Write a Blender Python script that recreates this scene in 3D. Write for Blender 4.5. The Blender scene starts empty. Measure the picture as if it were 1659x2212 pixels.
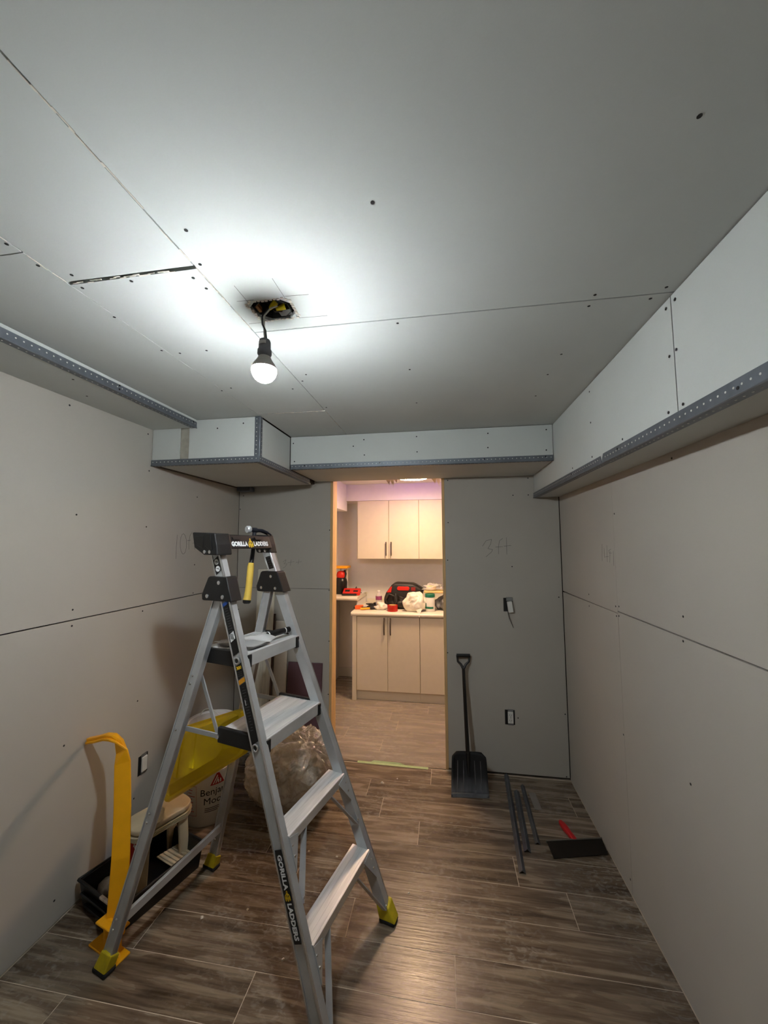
import bpy, bmesh, math, random
from mathutils import Vector, Matrix, noise, Euler
random.seed(7)
SC = bpy.context.scene
COL = SC.collection

# ------------------------------------------------------------------ camera
def make_camera():
    yaw, pitch, roll = [math.radians(a) for a in (9.0097, 4.6686, -0.1973)]
    fw = Vector((-math.sin(yaw)*math.cos(pitch), math.cos(yaw)*math.cos(pitch), math.sin(pitch)))
    rt = Vector((math.cos(yaw), math.sin(yaw), 0)); up = rt.cross(fw)
    r2 = rt*math.cos(roll) + up*math.sin(roll); u2 = -rt*math.sin(roll) + up*math.cos(roll)
    m = Matrix((r2, u2, -fw)).transposed().to_4x4(); m.translation = (0, 0, 1.55)
    cd = bpy.data.cameras.new('camera'); cd.sensor_fit = 'VERTICAL'; cd.sensor_height = 24.0
    cd.lens = 814.59/2212*24.0; cd.clip_start = 0.02; cd.clip_end = 60
    co = bpy.data.objects.new('camera', cd); COL.objects.link(co); co.matrix_world = m
    SC.camera = co
make_camera()
# ------------------------------------------------------------------ world and exposure (the room's own lamps light it)
w = bpy.data.worlds.new('world'); SC.world = w; w.use_nodes = True
w.node_tree.nodes['Background'].inputs[0].default_value = (0.5, 0.5, 0.5, 1)
w.node_tree.nodes['Background'].inputs[1].default_value = 0.02
SC.view_settings.view_transform = 'Standard'
SC.view_settings.look = 'None'
SC.view_settings.gamma = 1.0
SC.view_settings.use_curve_mapping = False
SC.view_settings.exposure = 0.0
SC.cycles.caustics_reflective = False
SC.cycles.caustics_refractive = False
SC.cycles.max_bounces = 5
SC.cycles.diffuse_bounces = 3
SC.cycles.glossy_bounces = 3
SC.cycles.transmission_bounces = 4
SC.cycles.transparent_max_bounces = 6
SC.cycles.use_adaptive_sampling = True
SC.cycles.adaptive_threshold = 0.08
SC.cycles.use_light_tree = False
BULB_STRENGTH = 870.0
BULB_COLOR = (0.90, 0.97, 1.0)
KITCHEN_STRENGTH = 135.0
KITCHEN_COLOR = (1.0, 0.68, 0.33)

# ------------------------------------------------------------------ measured sizes of the place (metres)
D, L, R, H = 2.752, -1.597, 0.7906, 2.2263
RB, HB = 0.6236, 1.8628              # right bulkhead face and underside
DB, HBB = 2.2376, 2.0159             # back bulkhead
BXR, BXF, BXB = -0.9567, 1.8324, 1.9802   # corner box
SFX, SFZ = -1.3253, 2.1805           # left soffit
DL, DR, DT = -0.8275, -0.0128, 2.0553     # doorway
YB = -1.3                            # wall behind the camera
WT = 0.12                            # thickness of the back wall
KB, KL, KR, KH = 4.42, -1.26, 1.15, 2.20  # kitchen back, left, right, ceiling

# ------------------------------------------------------------------ materials
def lin(c):
    return tuple((v/12.92 if v <= 0.04045 else ((v+0.055)/1.055)**2.4) for v in c)
MATS = {}
def mat(name, rgb, rough=0.6, metal=0.0, var=0.12, scale=18.0, bump=0.0, bscale=120.0, stretch=(1, 1, 1), spec=0.5, alpha=1.0, trans=0.0, sss=0.0, rvar=0.0, coord='Object'):
    if name in MATS: return MATS[name]
    m = bpy.data.materials.new(name); m.use_nodes = True; MATS[name] = m
    nt = m.node_tree; b = nt.nodes['Principled BSDF']
    c = lin(rgb)
    tc = nt.nodes.new('ShaderNodeTexCoord'); mp = nt.nodes.new('ShaderNodeMapping')
    mp.inputs['Scale'].default_value = stretch
    nt.links.new(tc.outputs[coord], mp.inputs[0])
    nz = nt.nodes.new('ShaderNodeTexNoise'); nz.inputs['Scale'].default_value = scale; nz.inputs['Detail'].default_value = 5
    nt.links.new(mp.outputs[0], nz.inputs['Vector'])
    rp = nt.nodes.new('ShaderNodeValToRGB')
    rp.color_ramp.elements[0].position = 0.3; rp.color_ramp.elements[1].position = 0.7
    rp.color_ramp.elements[0].color = tuple(v*(1-var) for v in c) + (1,)
    rp.color_ramp.elements[1].color = tuple(min(1, v*(1+var)) for v in c) + (1,)
    nt.links.new(nz.outputs['Fac'], rp.inputs[0]); nt.links.new(rp.outputs[0], b.inputs['Base Color'])
    b.inputs['Roughness'].default_value = rough; b.inputs['Metallic'].default_value = metal
    b.inputs['Specular IOR Level'].default_value = spec
    b.inputs['Alpha'].default_value = alpha
    b.inputs['Transmission Weight'].default_value = trans
    if sss: b.inputs['Subsurface Weight'].default_value = sss
    if rvar:
        mr = nt.nodes.new('ShaderNodeMapRange'); mr.inputs[3].default_value = rough-rvar; mr.inputs[4].default_value = rough+rvar
        nt.links.new(nz.outputs['Fac'], mr.inputs[0]); nt.links.new(mr.outputs[0], b.inputs['Roughness'])
    if bump:
        n2 = nt.nodes.new('ShaderNodeTexNoise'); n2.inputs['Scale'].default_value = bscale; n2.inputs['Detail'].default_value = 4
        nt.links.new(mp.outputs[0], n2.inputs['Vector'])
        bp = nt.nodes.new('ShaderNodeBump'); bp.inputs['Strength'].default_value = bump; bp.inputs['Distance'].default_value = 0.004
        nt.links.new(n2.outputs['Fac'], bp.inputs['Height']); nt.links.new(bp.outputs[0], b.inputs['Normal'])
    return m
def emit(name, rgb, strength):
    m = bpy.data.materials.new(name); m.use_nodes = True; MATS[name] = m
    nt = m.node_tree; b = nt.nodes['Principled BSDF']
    b.inputs['Base Color'].default_value = (0.9, 0.9, 0.9, 1); b.inputs['Roughness'].default_value = 0.4
    b.inputs['Emission Color'].default_value = tuple(rgb) + (1,); b.inputs['Emission Strength'].default_value = strength
    return m

DRY = mat('drywall_paper_warm_lit', (0.735, 0.712, 0.674), 0.9, var=0.035, scale=2.2, bump=0.05, bscale=260, coord='Object')  # same paper as the ceiling, with warm bounced light put into its colour
DRYW = mat('drywall_paper_bulb_lit', (0.790, 0.800, 0.785), 0.9, var=0.04, scale=2.6, bump=0.05, bscale=260)  # the wall paper again, with the bulb's brighter cool light put into its colour
DARK = mat('stud_cavity', (0.16, 0.14, 0.12), 0.95)
GYP = mat('cut_gypsum_edge', (0.86, 0.83, 0.78), 0.95, var=0.2, scale=60)
PINE = mat('raw_pine', (0.87, 0.72, 0.50), 0.7, var=0.18, scale=9, stretch=(6, 6, 0.6))
ALU = mat('ladder_aluminium', (0.80, 0.81, 0.82), 0.38, metal=0.6, var=0.10, scale=14, bump=0.05, bscale=200, rvar=0.10)
ALUB = mat('bright_aluminium', (0.90, 0.91, 0.92), 0.25, metal=0.9, var=0.05)
ALUS = mat('step_tread_aluminium', (0.92, 0.92, 0.92), 0.36, metal=0.45, var=0.14, scale=9, bump=0.08, bscale=90, stretch=(0.6, 8, 1), rvar=0.12)
ZINC = mat('galvanised_bead', (0.45, 0.47, 0.50), 0.45, metal=0.6, var=0.12, scale=25)
ZINCD = mat('galvanised_bead_floor', (0.36, 0.38, 0.41), 0.42, metal=0.6, var=0.2, scale=25)
BLK = mat('black_plastic', (0.085, 0.085, 0.09), 0.5, var=0.3, scale=20, bump=0.1, bscale=160)
BLKG = mat('glossy_black_plastic', (0.055, 0.055, 0.06), 0.32, var=0.4, scale=14)
BLKF = mat('black_film', (0.06, 0.06, 0.065), 0.45, var=0.2)
RUB = mat('black_rubber', (0.06, 0.06, 0.06), 0.8)
WHT = mat('white_plastic', (0.90, 0.90, 0.88), 0.4, var=0.03)
WPRINT = mat('white_print', (0.93, 0.93, 0.93), 0.5, var=0.02)
YPRINT = mat('yellow_print', (0.88, 0.72, 0.12), 0.5, var=0.05)
OPRINT = mat('orange_print', (0.85, 0.58, 0.12), 0.5, var=0.05)
BPRINT = mat('blue_print', (0.16, 0.32, 0.62), 0.5, var=0.05)
GPRINT = mat('grey_print', (0.32, 0.32, 0.33), 0.5, var=0.1)
RPRINT = mat('red_print', (0.68, 0.10, 0.12), 0.5, var=0.05)
KPRINT = mat('black_print', (0.06, 0.06, 0.07), 0.5, var=0.1)
PENCIL = mat('pencil_graphite', (0.30, 0.29, 0.28), 0.7, var=0.3, scale=60)
YFOOT = mat('yellow_foot_plastic', (0.80, 0.72, 0.12), 0.5, var=0.15, scale=30)
YLID = mat('yellow_lid_plastic', (1.0, 0.86, 0.06), 0.42, var=0.05, sss=0.0)
YTOOL = mat('orange_yellow_plastic', (0.98, 0.69, 0.06), 0.42, var=0.05)
YGRIP = mat('yellow_hammer_grip', (0.89, 0.74, 0.32), 0.6, var=0.07)
STEEL = mat('hammer_steel', (0.82, 0.83, 0.84), 0.3, metal=0.5, var=0.1)
NAVY = mat('dark_blue_steel', (0.07, 0.08, 0.12), 0.4, var=0.2)
BEIGE = mat('beige_plastic', (0.80, 0.74, 0.62), 0.5, var=0.06)
BUCK = mat('white_bucket_plastic', (0.88, 0.87, 0.85), 0.45, var=0.03)
PURP = mat('purple_drywall', (0.40, 0.29, 0.32), 0.9, var=0.06, scale=8)
WBOARD = mat('weathered_white_board', (0.90, 0.88, 0.82), 0.85, var=0.14, scale=10, stretch=(8, 8, 0.5))
SHOV = mat('shovel_black', (0.05, 0.05, 0.055), 0.35, var=0.4, scale=12)
REDH = mat('red_handle', (0.78, 0.10, 0.13), 0.45, var=0.08)
BLADE = mat('dark_blade', (0.13, 0.11, 0.09), 0.75, metal=0.1, var=0.2, spec=0.2)
TAPE = mat('green_masking_tape', (0.70, 0.78, 0.58), 0.8, var=0.1, scale=40)
GROUT = mat('grout', (0.80, 0.74, 0.66), 0.9, var=0.1, scale=30)
KWALL = mat('kitchen_wall_paint', (0.93, 0.915, 0.90), 0.8, var=0.02)
CAB = mat('cabinet_cream', (0.84, 0.80, 0.72), 0.5, var=0.02)
CTOP = mat('counter_cream', (0.90, 0.87, 0.80), 0.35, var=0.03)
HANDLE = mat('handle_dark_metal', (0.36, 0.33, 0.31), 0.3, metal=0.7)
HANDLEW = mat('handle_pale_metal', (0.82, 0.80, 0.78), 0.3, metal=0.5)
REDP = mat('red_tool_plastic', (0.85, 0.16, 0.10), 0.45, var=0.06)
ORNG = mat('orange_plastic', (0.92, 0.40, 0.16), 0.45, var=0.06)
RTAPE = mat('red_tape', (0.70, 0.14, 0.08), 0.35, var=0.1)
CLEAR = mat('clear_plastic', (0.95, 0.95, 0.95), 0.10, var=0.02, alpha=0.42, spec=1.0)
BAGW = mat('white_bag_film', (0.92, 0.90, 0.84), 0.4, var=0.05)
GREEN = mat('green_plastic', (0.05, 0.42, 0.32), 0.4, var=0.05)
GREYB = mat('grey_bag', (0.45, 0.45, 0.46), 0.35, var=0.5, scale=30)
CARD = mat('buff_cardboard', (0.88, 0.76, 0.52), 0.8, var=0.05)
BAGBLK = mat('black_bag_cloth', (0.13, 0.12, 0.11), 0.5, var=0.3, scale=12, bump=0.2, bscale=40)
GREYPL = mat('grey_socket_plastic', (0.40, 0.40, 0.42), 0.45, var=0.06)
GALV = mat('galvanised_box', (0.55, 0.56, 0.56), 0.5, metal=0.6, var=0.15)
BOXIN = mat('junction_box_inside', (0.22, 0.24, 0.24), 0.6, metal=0.3, var=0.3)
WNUT = mat('yellow_wire_nut', (0.90, 0.80, 0.10), 0.4, var=0.03)

def wood_floor():
    m = bpy.data.materials.new('wood_plank'); m.use_nodes = True
    nt = m.node_tree; b = nt.nodes['Principled BSDF']; N = nt.nodes.new; K = nt.links.new
    tc = N('ShaderNodeTexCoord'); oi = N('ShaderNodeObjectInfo')
    off = N('ShaderNodeVectorMath'); off.operation = 'SCALE'; off.inputs[0].default_value = (37, 21, 5)
    K(oi.outputs['Random'], off.inputs['Scale'])
    ad = N('ShaderNodeVectorMath'); ad.operation = 'ADD'; K(tc.outputs['Object'], ad.inputs[0]); K(off.outputs[0], ad.inputs[1])
    def nz(scale, st, detail=6, src=ad, dist=0.0):
        mp = N('ShaderNodeMapping'); mp.inputs['Scale'].default_value = st; K(src.outputs[0] if src is ad else src, mp.inputs[0])
        n = N('ShaderNodeTexNoise'); n.inputs['Scale'].default_value = scale; n.inputs['Detail'].default_value = detail; n.inputs['Distortion'].default_value = dist
        K(mp.outputs[0], n.inputs['Vector']); return n.outputs['Fac']
    g1 = nz(3.0, (1, 9, 1), 7, dist=0.6); g2 = nz(9.0, (0.8, 16, 1), 5); g3 = nz(2.2, (1, 2.0, 1), 3)
    r1 = N('ShaderNodeValToRGB'); e = r1.color_ramp.elements
    e[0].position = 0.30; e[0].color = lin((0.330, 0.275, 0.225)) + (1,)
    e[1].position = 0.68; e[1].color = lin((0.635, 0.57, 0.485)) + (1,)
    x = r1.color_ramp.elements.new(0.5); x.color = lin((0.50, 0.435, 0.365)) + (1,)
    K(g1, r1.inputs[0])
    mx = N('ShaderNodeMix'); mx.data_type = 'RGBA'; mx.blend_type = 'MULTIPLY'; mx.inputs[0].default_value = 0.75
    r2 = N('ShaderNodeValToRGB'); r2.color_ramp.elements[0].position = 0.36; r2.color_ramp.elements[0].color = (0.5, 0.47, 0.44, 1); r2.color_ramp.elements[1].position = 0.62
    K(g2, r2.inputs[0]); K(r1.outputs[0], mx.inputs[6]); K(r2.outputs[0], mx.inputs[7])
    # plank to plank variation
    mr = N('ShaderNodeMapRange'); mr.inputs[3].default_value = 0.74; mr.inputs[4].default_value = 1.16; K(oi.outputs['Random'], mr.inputs[0])
    vm = N('ShaderNodeVectorMath'); vm.operation = 'SCALE'; K(mx.outputs[2], vm.inputs[0]); K(mr.outputs[0], vm.inputs['Scale'])
    # plaster dust: pale smears lying on the boards, in world space so they run over the joints
    geo = N('ShaderNodeNewGeometry')
    d1 = nz(1.7, (1, 1, 1), 5, geo.outputs['Position'], 0.4); d2 = nz(34, (1, 1.7, 1), 8, geo.outputs['Position'], 0.9)
    a1 = N('ShaderNodeMapRange'); a1.inputs[1].default_value = 0.42; a1.inputs[2].default_value = 0.66; K(d1, a1.inputs[0])
    a2 = N('ShaderNodeMapRange'); a2.inputs[1].default_value = 0.50; a2.inputs[2].default_value = 0.68; K(d2, a2.inputs[0])
    mm = N('ShaderNodeMath'); mm.operation = 'MULTIPLY'; K(a1.outputs[0], mm.inputs[0]); K(a2.outputs[0], mm.inputs[1])
    sp = N('ShaderNodeSeparateXYZ'); K(geo.outputs['Position'], sp.inputs[0])
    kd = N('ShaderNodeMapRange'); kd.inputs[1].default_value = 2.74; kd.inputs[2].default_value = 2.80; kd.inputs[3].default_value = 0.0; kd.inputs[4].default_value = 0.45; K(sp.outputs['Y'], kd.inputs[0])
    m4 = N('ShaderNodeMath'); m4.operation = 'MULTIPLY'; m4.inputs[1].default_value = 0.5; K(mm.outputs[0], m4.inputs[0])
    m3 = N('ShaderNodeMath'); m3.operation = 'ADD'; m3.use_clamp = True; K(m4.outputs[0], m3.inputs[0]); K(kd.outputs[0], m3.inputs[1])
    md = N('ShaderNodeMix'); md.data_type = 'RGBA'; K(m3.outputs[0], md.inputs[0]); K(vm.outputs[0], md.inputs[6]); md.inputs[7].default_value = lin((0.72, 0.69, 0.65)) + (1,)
    K(md.outputs[2], b.inputs['Base Color'])
    rr = N('ShaderNodeMapRange'); rr.inputs[3].default_value = 0.17; rr.inputs[4].default_value = 0.36; K(g1, rr.inputs[0]); K(rr.outputs[0], b.inputs['Roughness'])
    bp = N('ShaderNodeBump'); bp.inputs['Strength'].default_value = 0.22; bp.inputs['Distance'].default_value = 0.003; K(g2, bp.inputs['Height']); K(bp.outputs[0], b.inputs['Normal'])
    return m
WOOD = wood_floor()

def bag_film():
    m = bpy.data.materials.new('bundle_plastic_film'); m.use_nodes = True
    nt = m.node_tree; b = nt.nodes['Principled BSDF']; N = nt.nodes.new; K = nt.links.new
    tc = N('ShaderNodeTexCoord'); n = N('ShaderNodeTexNoise'); n.inputs['Scale'].default_value = 9; n.inputs['Detail'].default_value = 6; n.inputs['Distortion'].default_value = 1.0
    K(tc.outputs['Object'], n.inputs['Vector'])
    r = N('ShaderNodeValToRGB'); r.color_ramp.elements[0].position = 0.35; r.color_ramp.elements[0].color = lin((0.88, 0.84, 0.79)) + (1,)
    r.color_ramp.elements[1].position = 0.7; r.color_ramp.elements[1].color = lin((0.98, 0.97, 0.95)) + (1,)
    K(n.outputs['Fac'], r.inputs[0]); K(r.outputs[0], b.inputs['Base Color'])
    b.inputs['Roughness'].default_value = 0.16; b.inputs['Specular IOR Level'].default_value = 0.9
    tr = N('ShaderNodeBsdfTranslucent'); K(r.outputs[0], tr.inputs[0])
    tp = N('ShaderNodeBsdfTransparent'); tp.inputs[0].default_value = (0.97, 0.95, 0.92, 1)
    gl = N('ShaderNodeBsdfGlossy'); gl.inputs['Roughness'].default_value = 0.13; gl.inputs[0].default_value = (0.95, 0.93, 0.90, 1)
    m1 = N('ShaderNodeMixShader'); m1.inputs[0].default_value = 0.30; K(b.outputs[0], m1.inputs[1]); K(tr.outputs[0], m1.inputs[2])
    m0 = N('ShaderNodeMixShader'); m0.inputs[0].default_value = 0.48; K(m1.outputs[0], m0.inputs[1]); K(tp.outputs[0], m0.inputs[2])
    lw = N('ShaderNodeLayerWeight'); lw.inputs[0].default_value = 0.35
    lr = N('ShaderNodeMapRange'); lr.inputs[3].default_value = 0.14; lr.inputs[4].default_value = 0.6; K(lw.outputs['Facing'], lr.inputs[0])
    m2 = N('ShaderNodeMixShader'); K(lr.outputs[0], m2.inputs[0]); K(m0.outputs[0], m2.inputs[1]); K(gl.outputs[0], m2.inputs[2])
    n2 = N('ShaderNodeTexNoise'); n2.inputs['Scale'].default_value = 14; n2.inputs['Detail'].default_value = 4; n2.inputs['Distortion'].default_value = 3; K(tc.outputs['Object'], n2.inputs['Vector'])
    bp = N('ShaderNodeBump'); bp.inputs['Strength'].default_value = 0.9; bp.inputs['Distance'].default_value = 0.02; K(n2.outputs['Fac'], bp.inputs['Height']); K(bp.outputs[0], b.inputs['Normal']); K(bp.outputs[0], gl.inputs['Normal'])
    K(m2.outputs[0], nt.nodes['Material Output'].inputs[0])
    return m
FILM = bag_film()

def worn_blade():
    m = bpy.data.materials.new('shovel_blade_worn'); m.use_nodes = True
    nt = m.node_tree; b = nt.nodes['Principled BSDF']; N = nt.nodes.new; K = nt.links.new
    tc = N('ShaderNodeTexCoord'); sp = N('ShaderNodeSeparateXYZ'); K(tc.outputs['Object'], sp.inputs[0])
    mp = N('ShaderNodeMapping'); mp.inputs['Scale'].default_value = (30, 6, 5); K(tc.outputs['Object'], mp.inputs[0])
    n = N('ShaderNodeTexNoise'); n.inputs['Scale'].default_value = 1.6; n.inputs['Detail'].default_value = 6; K(mp.outputs[0], n.inputs['Vector'])
    a = N('ShaderNodeMapRange'); a.inputs[1].default_value = 0.085; a.inputs[2].default_value = 0.0; a.inputs[3].default_value = 0.0; a.inputs[4].default_value = 0.7; K(sp.outputs['Z'], a.inputs[0])
    s2 = N('ShaderNodeMapRange'); s2.inputs[1].default_value = 0.3; s2.inputs[2].default_value = 0.7; s2.inputs[3].default_value = 0.35; s2.inputs[4].default_value = 1.0; K(n.outputs['Fac'], s2.inputs[0])
    mu = N('ShaderNodeMath'); mu.operation = 'MULTIPLY'; mu.use_clamp = True; K(a.outputs[0], mu.inputs[0]); K(s2.outputs[0], mu.inputs[1])
    mx = N('ShaderNodeMix'); mx.data_type = 'RGBA'; K(mu.outputs[0], mx.inputs[0]); mx.inputs[6].default_value = lin((0.05, 0.05, 0.055)) + (1,); mx.inputs[7].default_value = lin((0.52, 0.53, 0.55)) + (1,)
    K(mx.outputs[2], b.inputs['Base Color']); b.inputs['Roughness'].default_value = 0.5; b.inputs['Specular IOR Level'].default_value = 0.25
    return m
SHOVW = worn_blade()

# ------------------------------------------------------------------ mesh helpers
class MB:
    def __init__(s): s.v = []; s.f = []
    def add(s, vs, fs):
        o = len(s.v); s.v += [tuple(x) for x in vs]; s.f += [tuple(i+o for i in f) for f in fs]; return s
    def hexa(s, a):   # 8 corners: bottom ring 0-3, top ring 4-7
        return s.add(a, [(3, 2, 1, 0), (4, 5, 6, 7), (0, 1, 5, 4), (1, 2, 6, 5), (2, 3, 7, 6), (3, 0, 4, 7)])
    def box(s, x0, x1, y0, y1, z0, z1, M=None):
        a = [(x0, y0, z0), (x1, y0, z0), (x1, y1, z0), (x0, y1, z0), (x0, y0, z1), (x1, y0, z1), (x1, y1, z1), (x0, y1, z1)]
        if M is not None: a = [M @ Vector(p) for p in a]
        return s.hexa(a)
    def beam(s, p, q, w, h, up=(0, 0, 1)):
        p = Vector(p); q = Vector(q); d = (q-p).normalized(); u = Vector(up)
        a = d.cross(u).normalized(); b = a.cross(d).normalized()
        r = [(-w/2, -h/2), (w/2, -h/2), (w/2, h/2), (-w/2, h/2)]
        return s.hexa([p+a*i+b*j for i, j in r] + [q+a*i+b*j for i, j in r])
    def tube(s, pts, r, seg=8, cap=True):
        pts = [Vector(p) for p in pts]; n = len(pts); rr = r if isinstance(r, (list, tuple)) else [r]*n
        ref = None; vs = []; fs = []
        for i, p in enumerate(pts):
            d = (pts[min(i+1, n-1)]-pts[max(i-1, 0)]).normalized()
            if ref is None:
                ref = d.cross(Vector((0, 0, 1)));
                if ref.length < 0.1: ref = d.cross(Vector((1, 0, 0)))
            ref = (ref - d*ref.dot(d)).normalized(); b = d.cross(ref)
            for k in range(seg):
                t = 2*math.pi*k/seg; vs.append(p + (ref*math.cos(t)+b*math.sin(t))*rr[i])
        for i in range(n-1):
            for k in range(seg):
                fs.append((i*seg+k, i*seg+(k+1) % seg, (i+1)*seg+(k+1) % seg, (i+1)*seg+k))
        if cap: fs += [tuple(range(seg))[::-1], tuple((n-1)*seg+k for k in range(seg))]
        return s.add(vs, fs)
    def lathe(s, prof, seg=24, c=(0, 0, 0), M=None):
        vs = []; fs = []
        for r, z in prof:
            for k in range(seg):
                t = 2*math.pi*k/seg; p = Vector((c[0]+r*math.cos(t), c[1]+r*math.sin(t), c[2]+z)); vs.append(M @ p if M is not None else p)
        for i in range(len(prof)-1):
            for k in range(seg):
                fs.append((i*seg+k, i*seg+(k+1) % seg, (i+1)*seg+(k+1) % seg, (i+1)*seg+k))
        fs += [tuple(range(seg))[::-1], tuple((len(prof)-1)*seg+k for k in range(seg))]
        return s.add(vs, fs)
    def prism(s, poly, fn, a, b):   # poly of 2D points, fn(x,y,t) -> 3D
        n = len(poly)
        vs = [fn(x, y, a) for x, y in poly] + [fn(x, y, b) for x, y in poly]
        fs = [tuple(range(n))[::-1], tuple(range(n, 2*n))] + [(i, (i+1) % n, n+(i+1) % n, n+i) for i in range(n)]
        return s.add(vs, fs)
    def disc(s, c, n, r, t=0.001, seg=10):
        n = Vector(n).normalized(); c = Vector(c)
        a = n.cross(Vector((0, 0, 1)));
        if a.length < 0.1: a = n.cross(Vector((1, 0, 0)))
        a.normalize(); b = n.cross(a)
        vs = [c+(a*math.cos(2*math.pi*k/seg)+b*math.sin(2*math.pi*k/seg))*r for k in range(seg)]
        vs2 = [p+n*t for p in vs]
        return s.add(vs+vs2, [tuple(range(seg))[::-1], tuple(range(seg, 2*seg))] + [(k, (k+1) % seg, seg+(k+1) % seg, seg+k) for k in range(seg)])
    def mesh(s, name, m, bevel=0.0, smooth=None, seg=1):
        me = bpy.data.meshes.new(name); me.from_pydata([tuple(v) for v in s.v], [], s.f)
        bm = bmesh.new(); bm.from_mesh(me)
        bmesh.ops.recalc_face_normals(bm, faces=bm.faces)
        if bevel:
            es = [e for e in bm.edges if len(e.link_faces) == 2 and e.calc_face_angle(0) > 0.5]
            bmesh.ops.bevel(bm, geom=es, offset=bevel, segments=seg, profile=0.5, affect='EDGES', clamp_overlap=True)
        bm.to_mesh(me); bm.free()
        if m: me.materials.append(m)
        if smooth is not None:
            me.polygons.foreach_set('use_smooth', [True]*len(me.polygons)); me.set_sharp_from_angle(angle=math.radians(smooth))
        return me
    def build(s, name, m, parent=None, bevel=0.0, smooth=None, loc=None, seg=1):
        return place(name, s.mesh(name, m, bevel, smooth, seg), parent, loc)
def place(name, me, parent=None, loc=None, rot=None):
    o = bpy.data.objects.new(name, me); COL.objects.link(o)
    if parent: o.parent = parent
    if loc is not None: o.location = loc
    if rot is not None: o.rotation_euler = rot
    return o
def thing(name, label, cat, loc=(0, 0, 0), rz=0.0, group=None):
    o = bpy.data.objects.new(name, None); COL.objects.link(o); o.empty_display_size = 0.05
    o.location = loc; o.rotation_euler = (0, 0, rz)
    return tag(o, label, cat, group)
def tag(o, label, cat, group=None):
    o['label'] = label; o['category'] = cat
    if group: o['group'] = group
    return o
def struct(o): o['kind'] = 'structure'; return o
def text_mesh(body, size, m, extrude=0.0003, spacing=1.0, bold=0.0):
    cu = bpy.data.curves.new('lettering', 'FONT'); cu.body = body; cu.size = size; cu.align_x = 'CENTER'; cu.align_y = 'CENTER'
    cu.extrude = extrude; cu.space_character = spacing; cu.offset = bold; cu.resolution_u = 2
    ob = bpy.data.objects.new('lettering', cu); COL.objects.link(ob)
    dg = bpy.context.evaluated_depsgraph_get(); me = bpy.data.meshes.new_from_object(ob.evaluated_get(dg))
    bpy.data.objects.remove(ob); me.materials.clear(); me.materials.append(m); return me
def frame(o, x, y):   # matrix with text x axis, y axis, origin
    x = Vector(x).normalized(); y = Vector(y); y = (y - x*y.dot(x)).normalized(); z = x.cross(y)
    m = Matrix((x, y, z)).transposed().to_4x4(); m.translation = o; return m
def put(o, parent, M): o.parent = parent; o.matrix_local = M; return o

# ================================================================== THE SETTING
# ---- floor: grout bed and wood-look planks laid across the room
PW, PL = 0.1665, 1.22
fl = struct(MB().box(L-0.05, R+0.05, YB-0.05, D+WT/2, -0.05, -0.0008).box(KL-0.05, KR+0.05, D+WT/2, KB+0.05, -0.05, -0.0008).build('floor', GROUT))
JOINT = {-1: -0.70, 0: 0.015, 1: -0.41, 2: 0.51, 3: 0.31, 4: -0.16, 5: -0.39, 6: 0.72, 7: -0.11}
pc = {}
row = -16; 
while True:
    y0 = 1.4085 + row*PW; y1 = y0 + PW
    if y0 > KB: break
    if y1 < YB: row += 1; continue
    segs = []
    for (xa, xb, ya, yb) in ((L, R, YB, D), (KL, KR, D, KB)):
        a, b = max(y0, ya), min(y1, yb)
        if b - a > 0.012: segs.append((xa, xb, a, b))
    jx = JOINT.get(row, random.uniform(-1, 0.2))
    for xa, xb, a, b in segs:
        cuts = [xa] + [jx+k*PL for k in range(-4, 5) if xa+0.03 < jx+k*PL < xb-0.03] + [xb]
        for i in range(len(cuts)-1):
            lx = cuts[i+1]-cuts[i]-0.003; ly = b-a-0.003
            key = (round(lx, 3), round(ly, 3))
            if key not in pc: pc[key] = MB().box(-lx/2, lx/2, -ly/2, ly/2, -0.009, 0.0).mesh('floor_plank', WOOD)
            place('floor_plank', pc[key], fl, ((cuts[i]+cuts[i+1])/2, (a+b)/2, random.uniform(-0.0004, 0)))
    row += 1

SCREW = MB().disc((0, 0, 0), (0, 0, 1), 0.0042, 0.0006, 8).mesh('screw', mat('screw_black', (0.03, 0.03, 0.03), 0.6, var=0.1))
def screws(parent, pts, fn, n):
    q = Vector((0, 0, 1)).rotation_difference(Vector(n)).to_euler()
    for a, b in pts: place('screw', SCREW, parent, Vector(fn(a, b)) + Vector(n)*0.0002, q)
def panel(parent, x0, x1, y0, y1, z0, z1, m=DRY, g=0.0018, axes='xyz'):
    gx = g if 'x' in axes else 0; gy = g if 'y' in axes else 0; gz = g if 'z' in axes else 0
    return MB().box(x0+gx, x1-gx, y0+gy, y1-gy, z0+gz, z1-gz).build('drywall_panel', m, parent)
PT = 0.0127
def pencil(parent, strokes, fn, n, r=0.0010, name='pencil_writing'):
    b = MB(); n = Vector(n)
    for s in strokes:
        pts = [Vector(fn(*p)) for p in s]
        for i in range(len(pts)-1): b.beam(pts[i], pts[i+1], 2*r, 0.0004, n)
    return b.build(name, PENCIL, parent)

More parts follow.
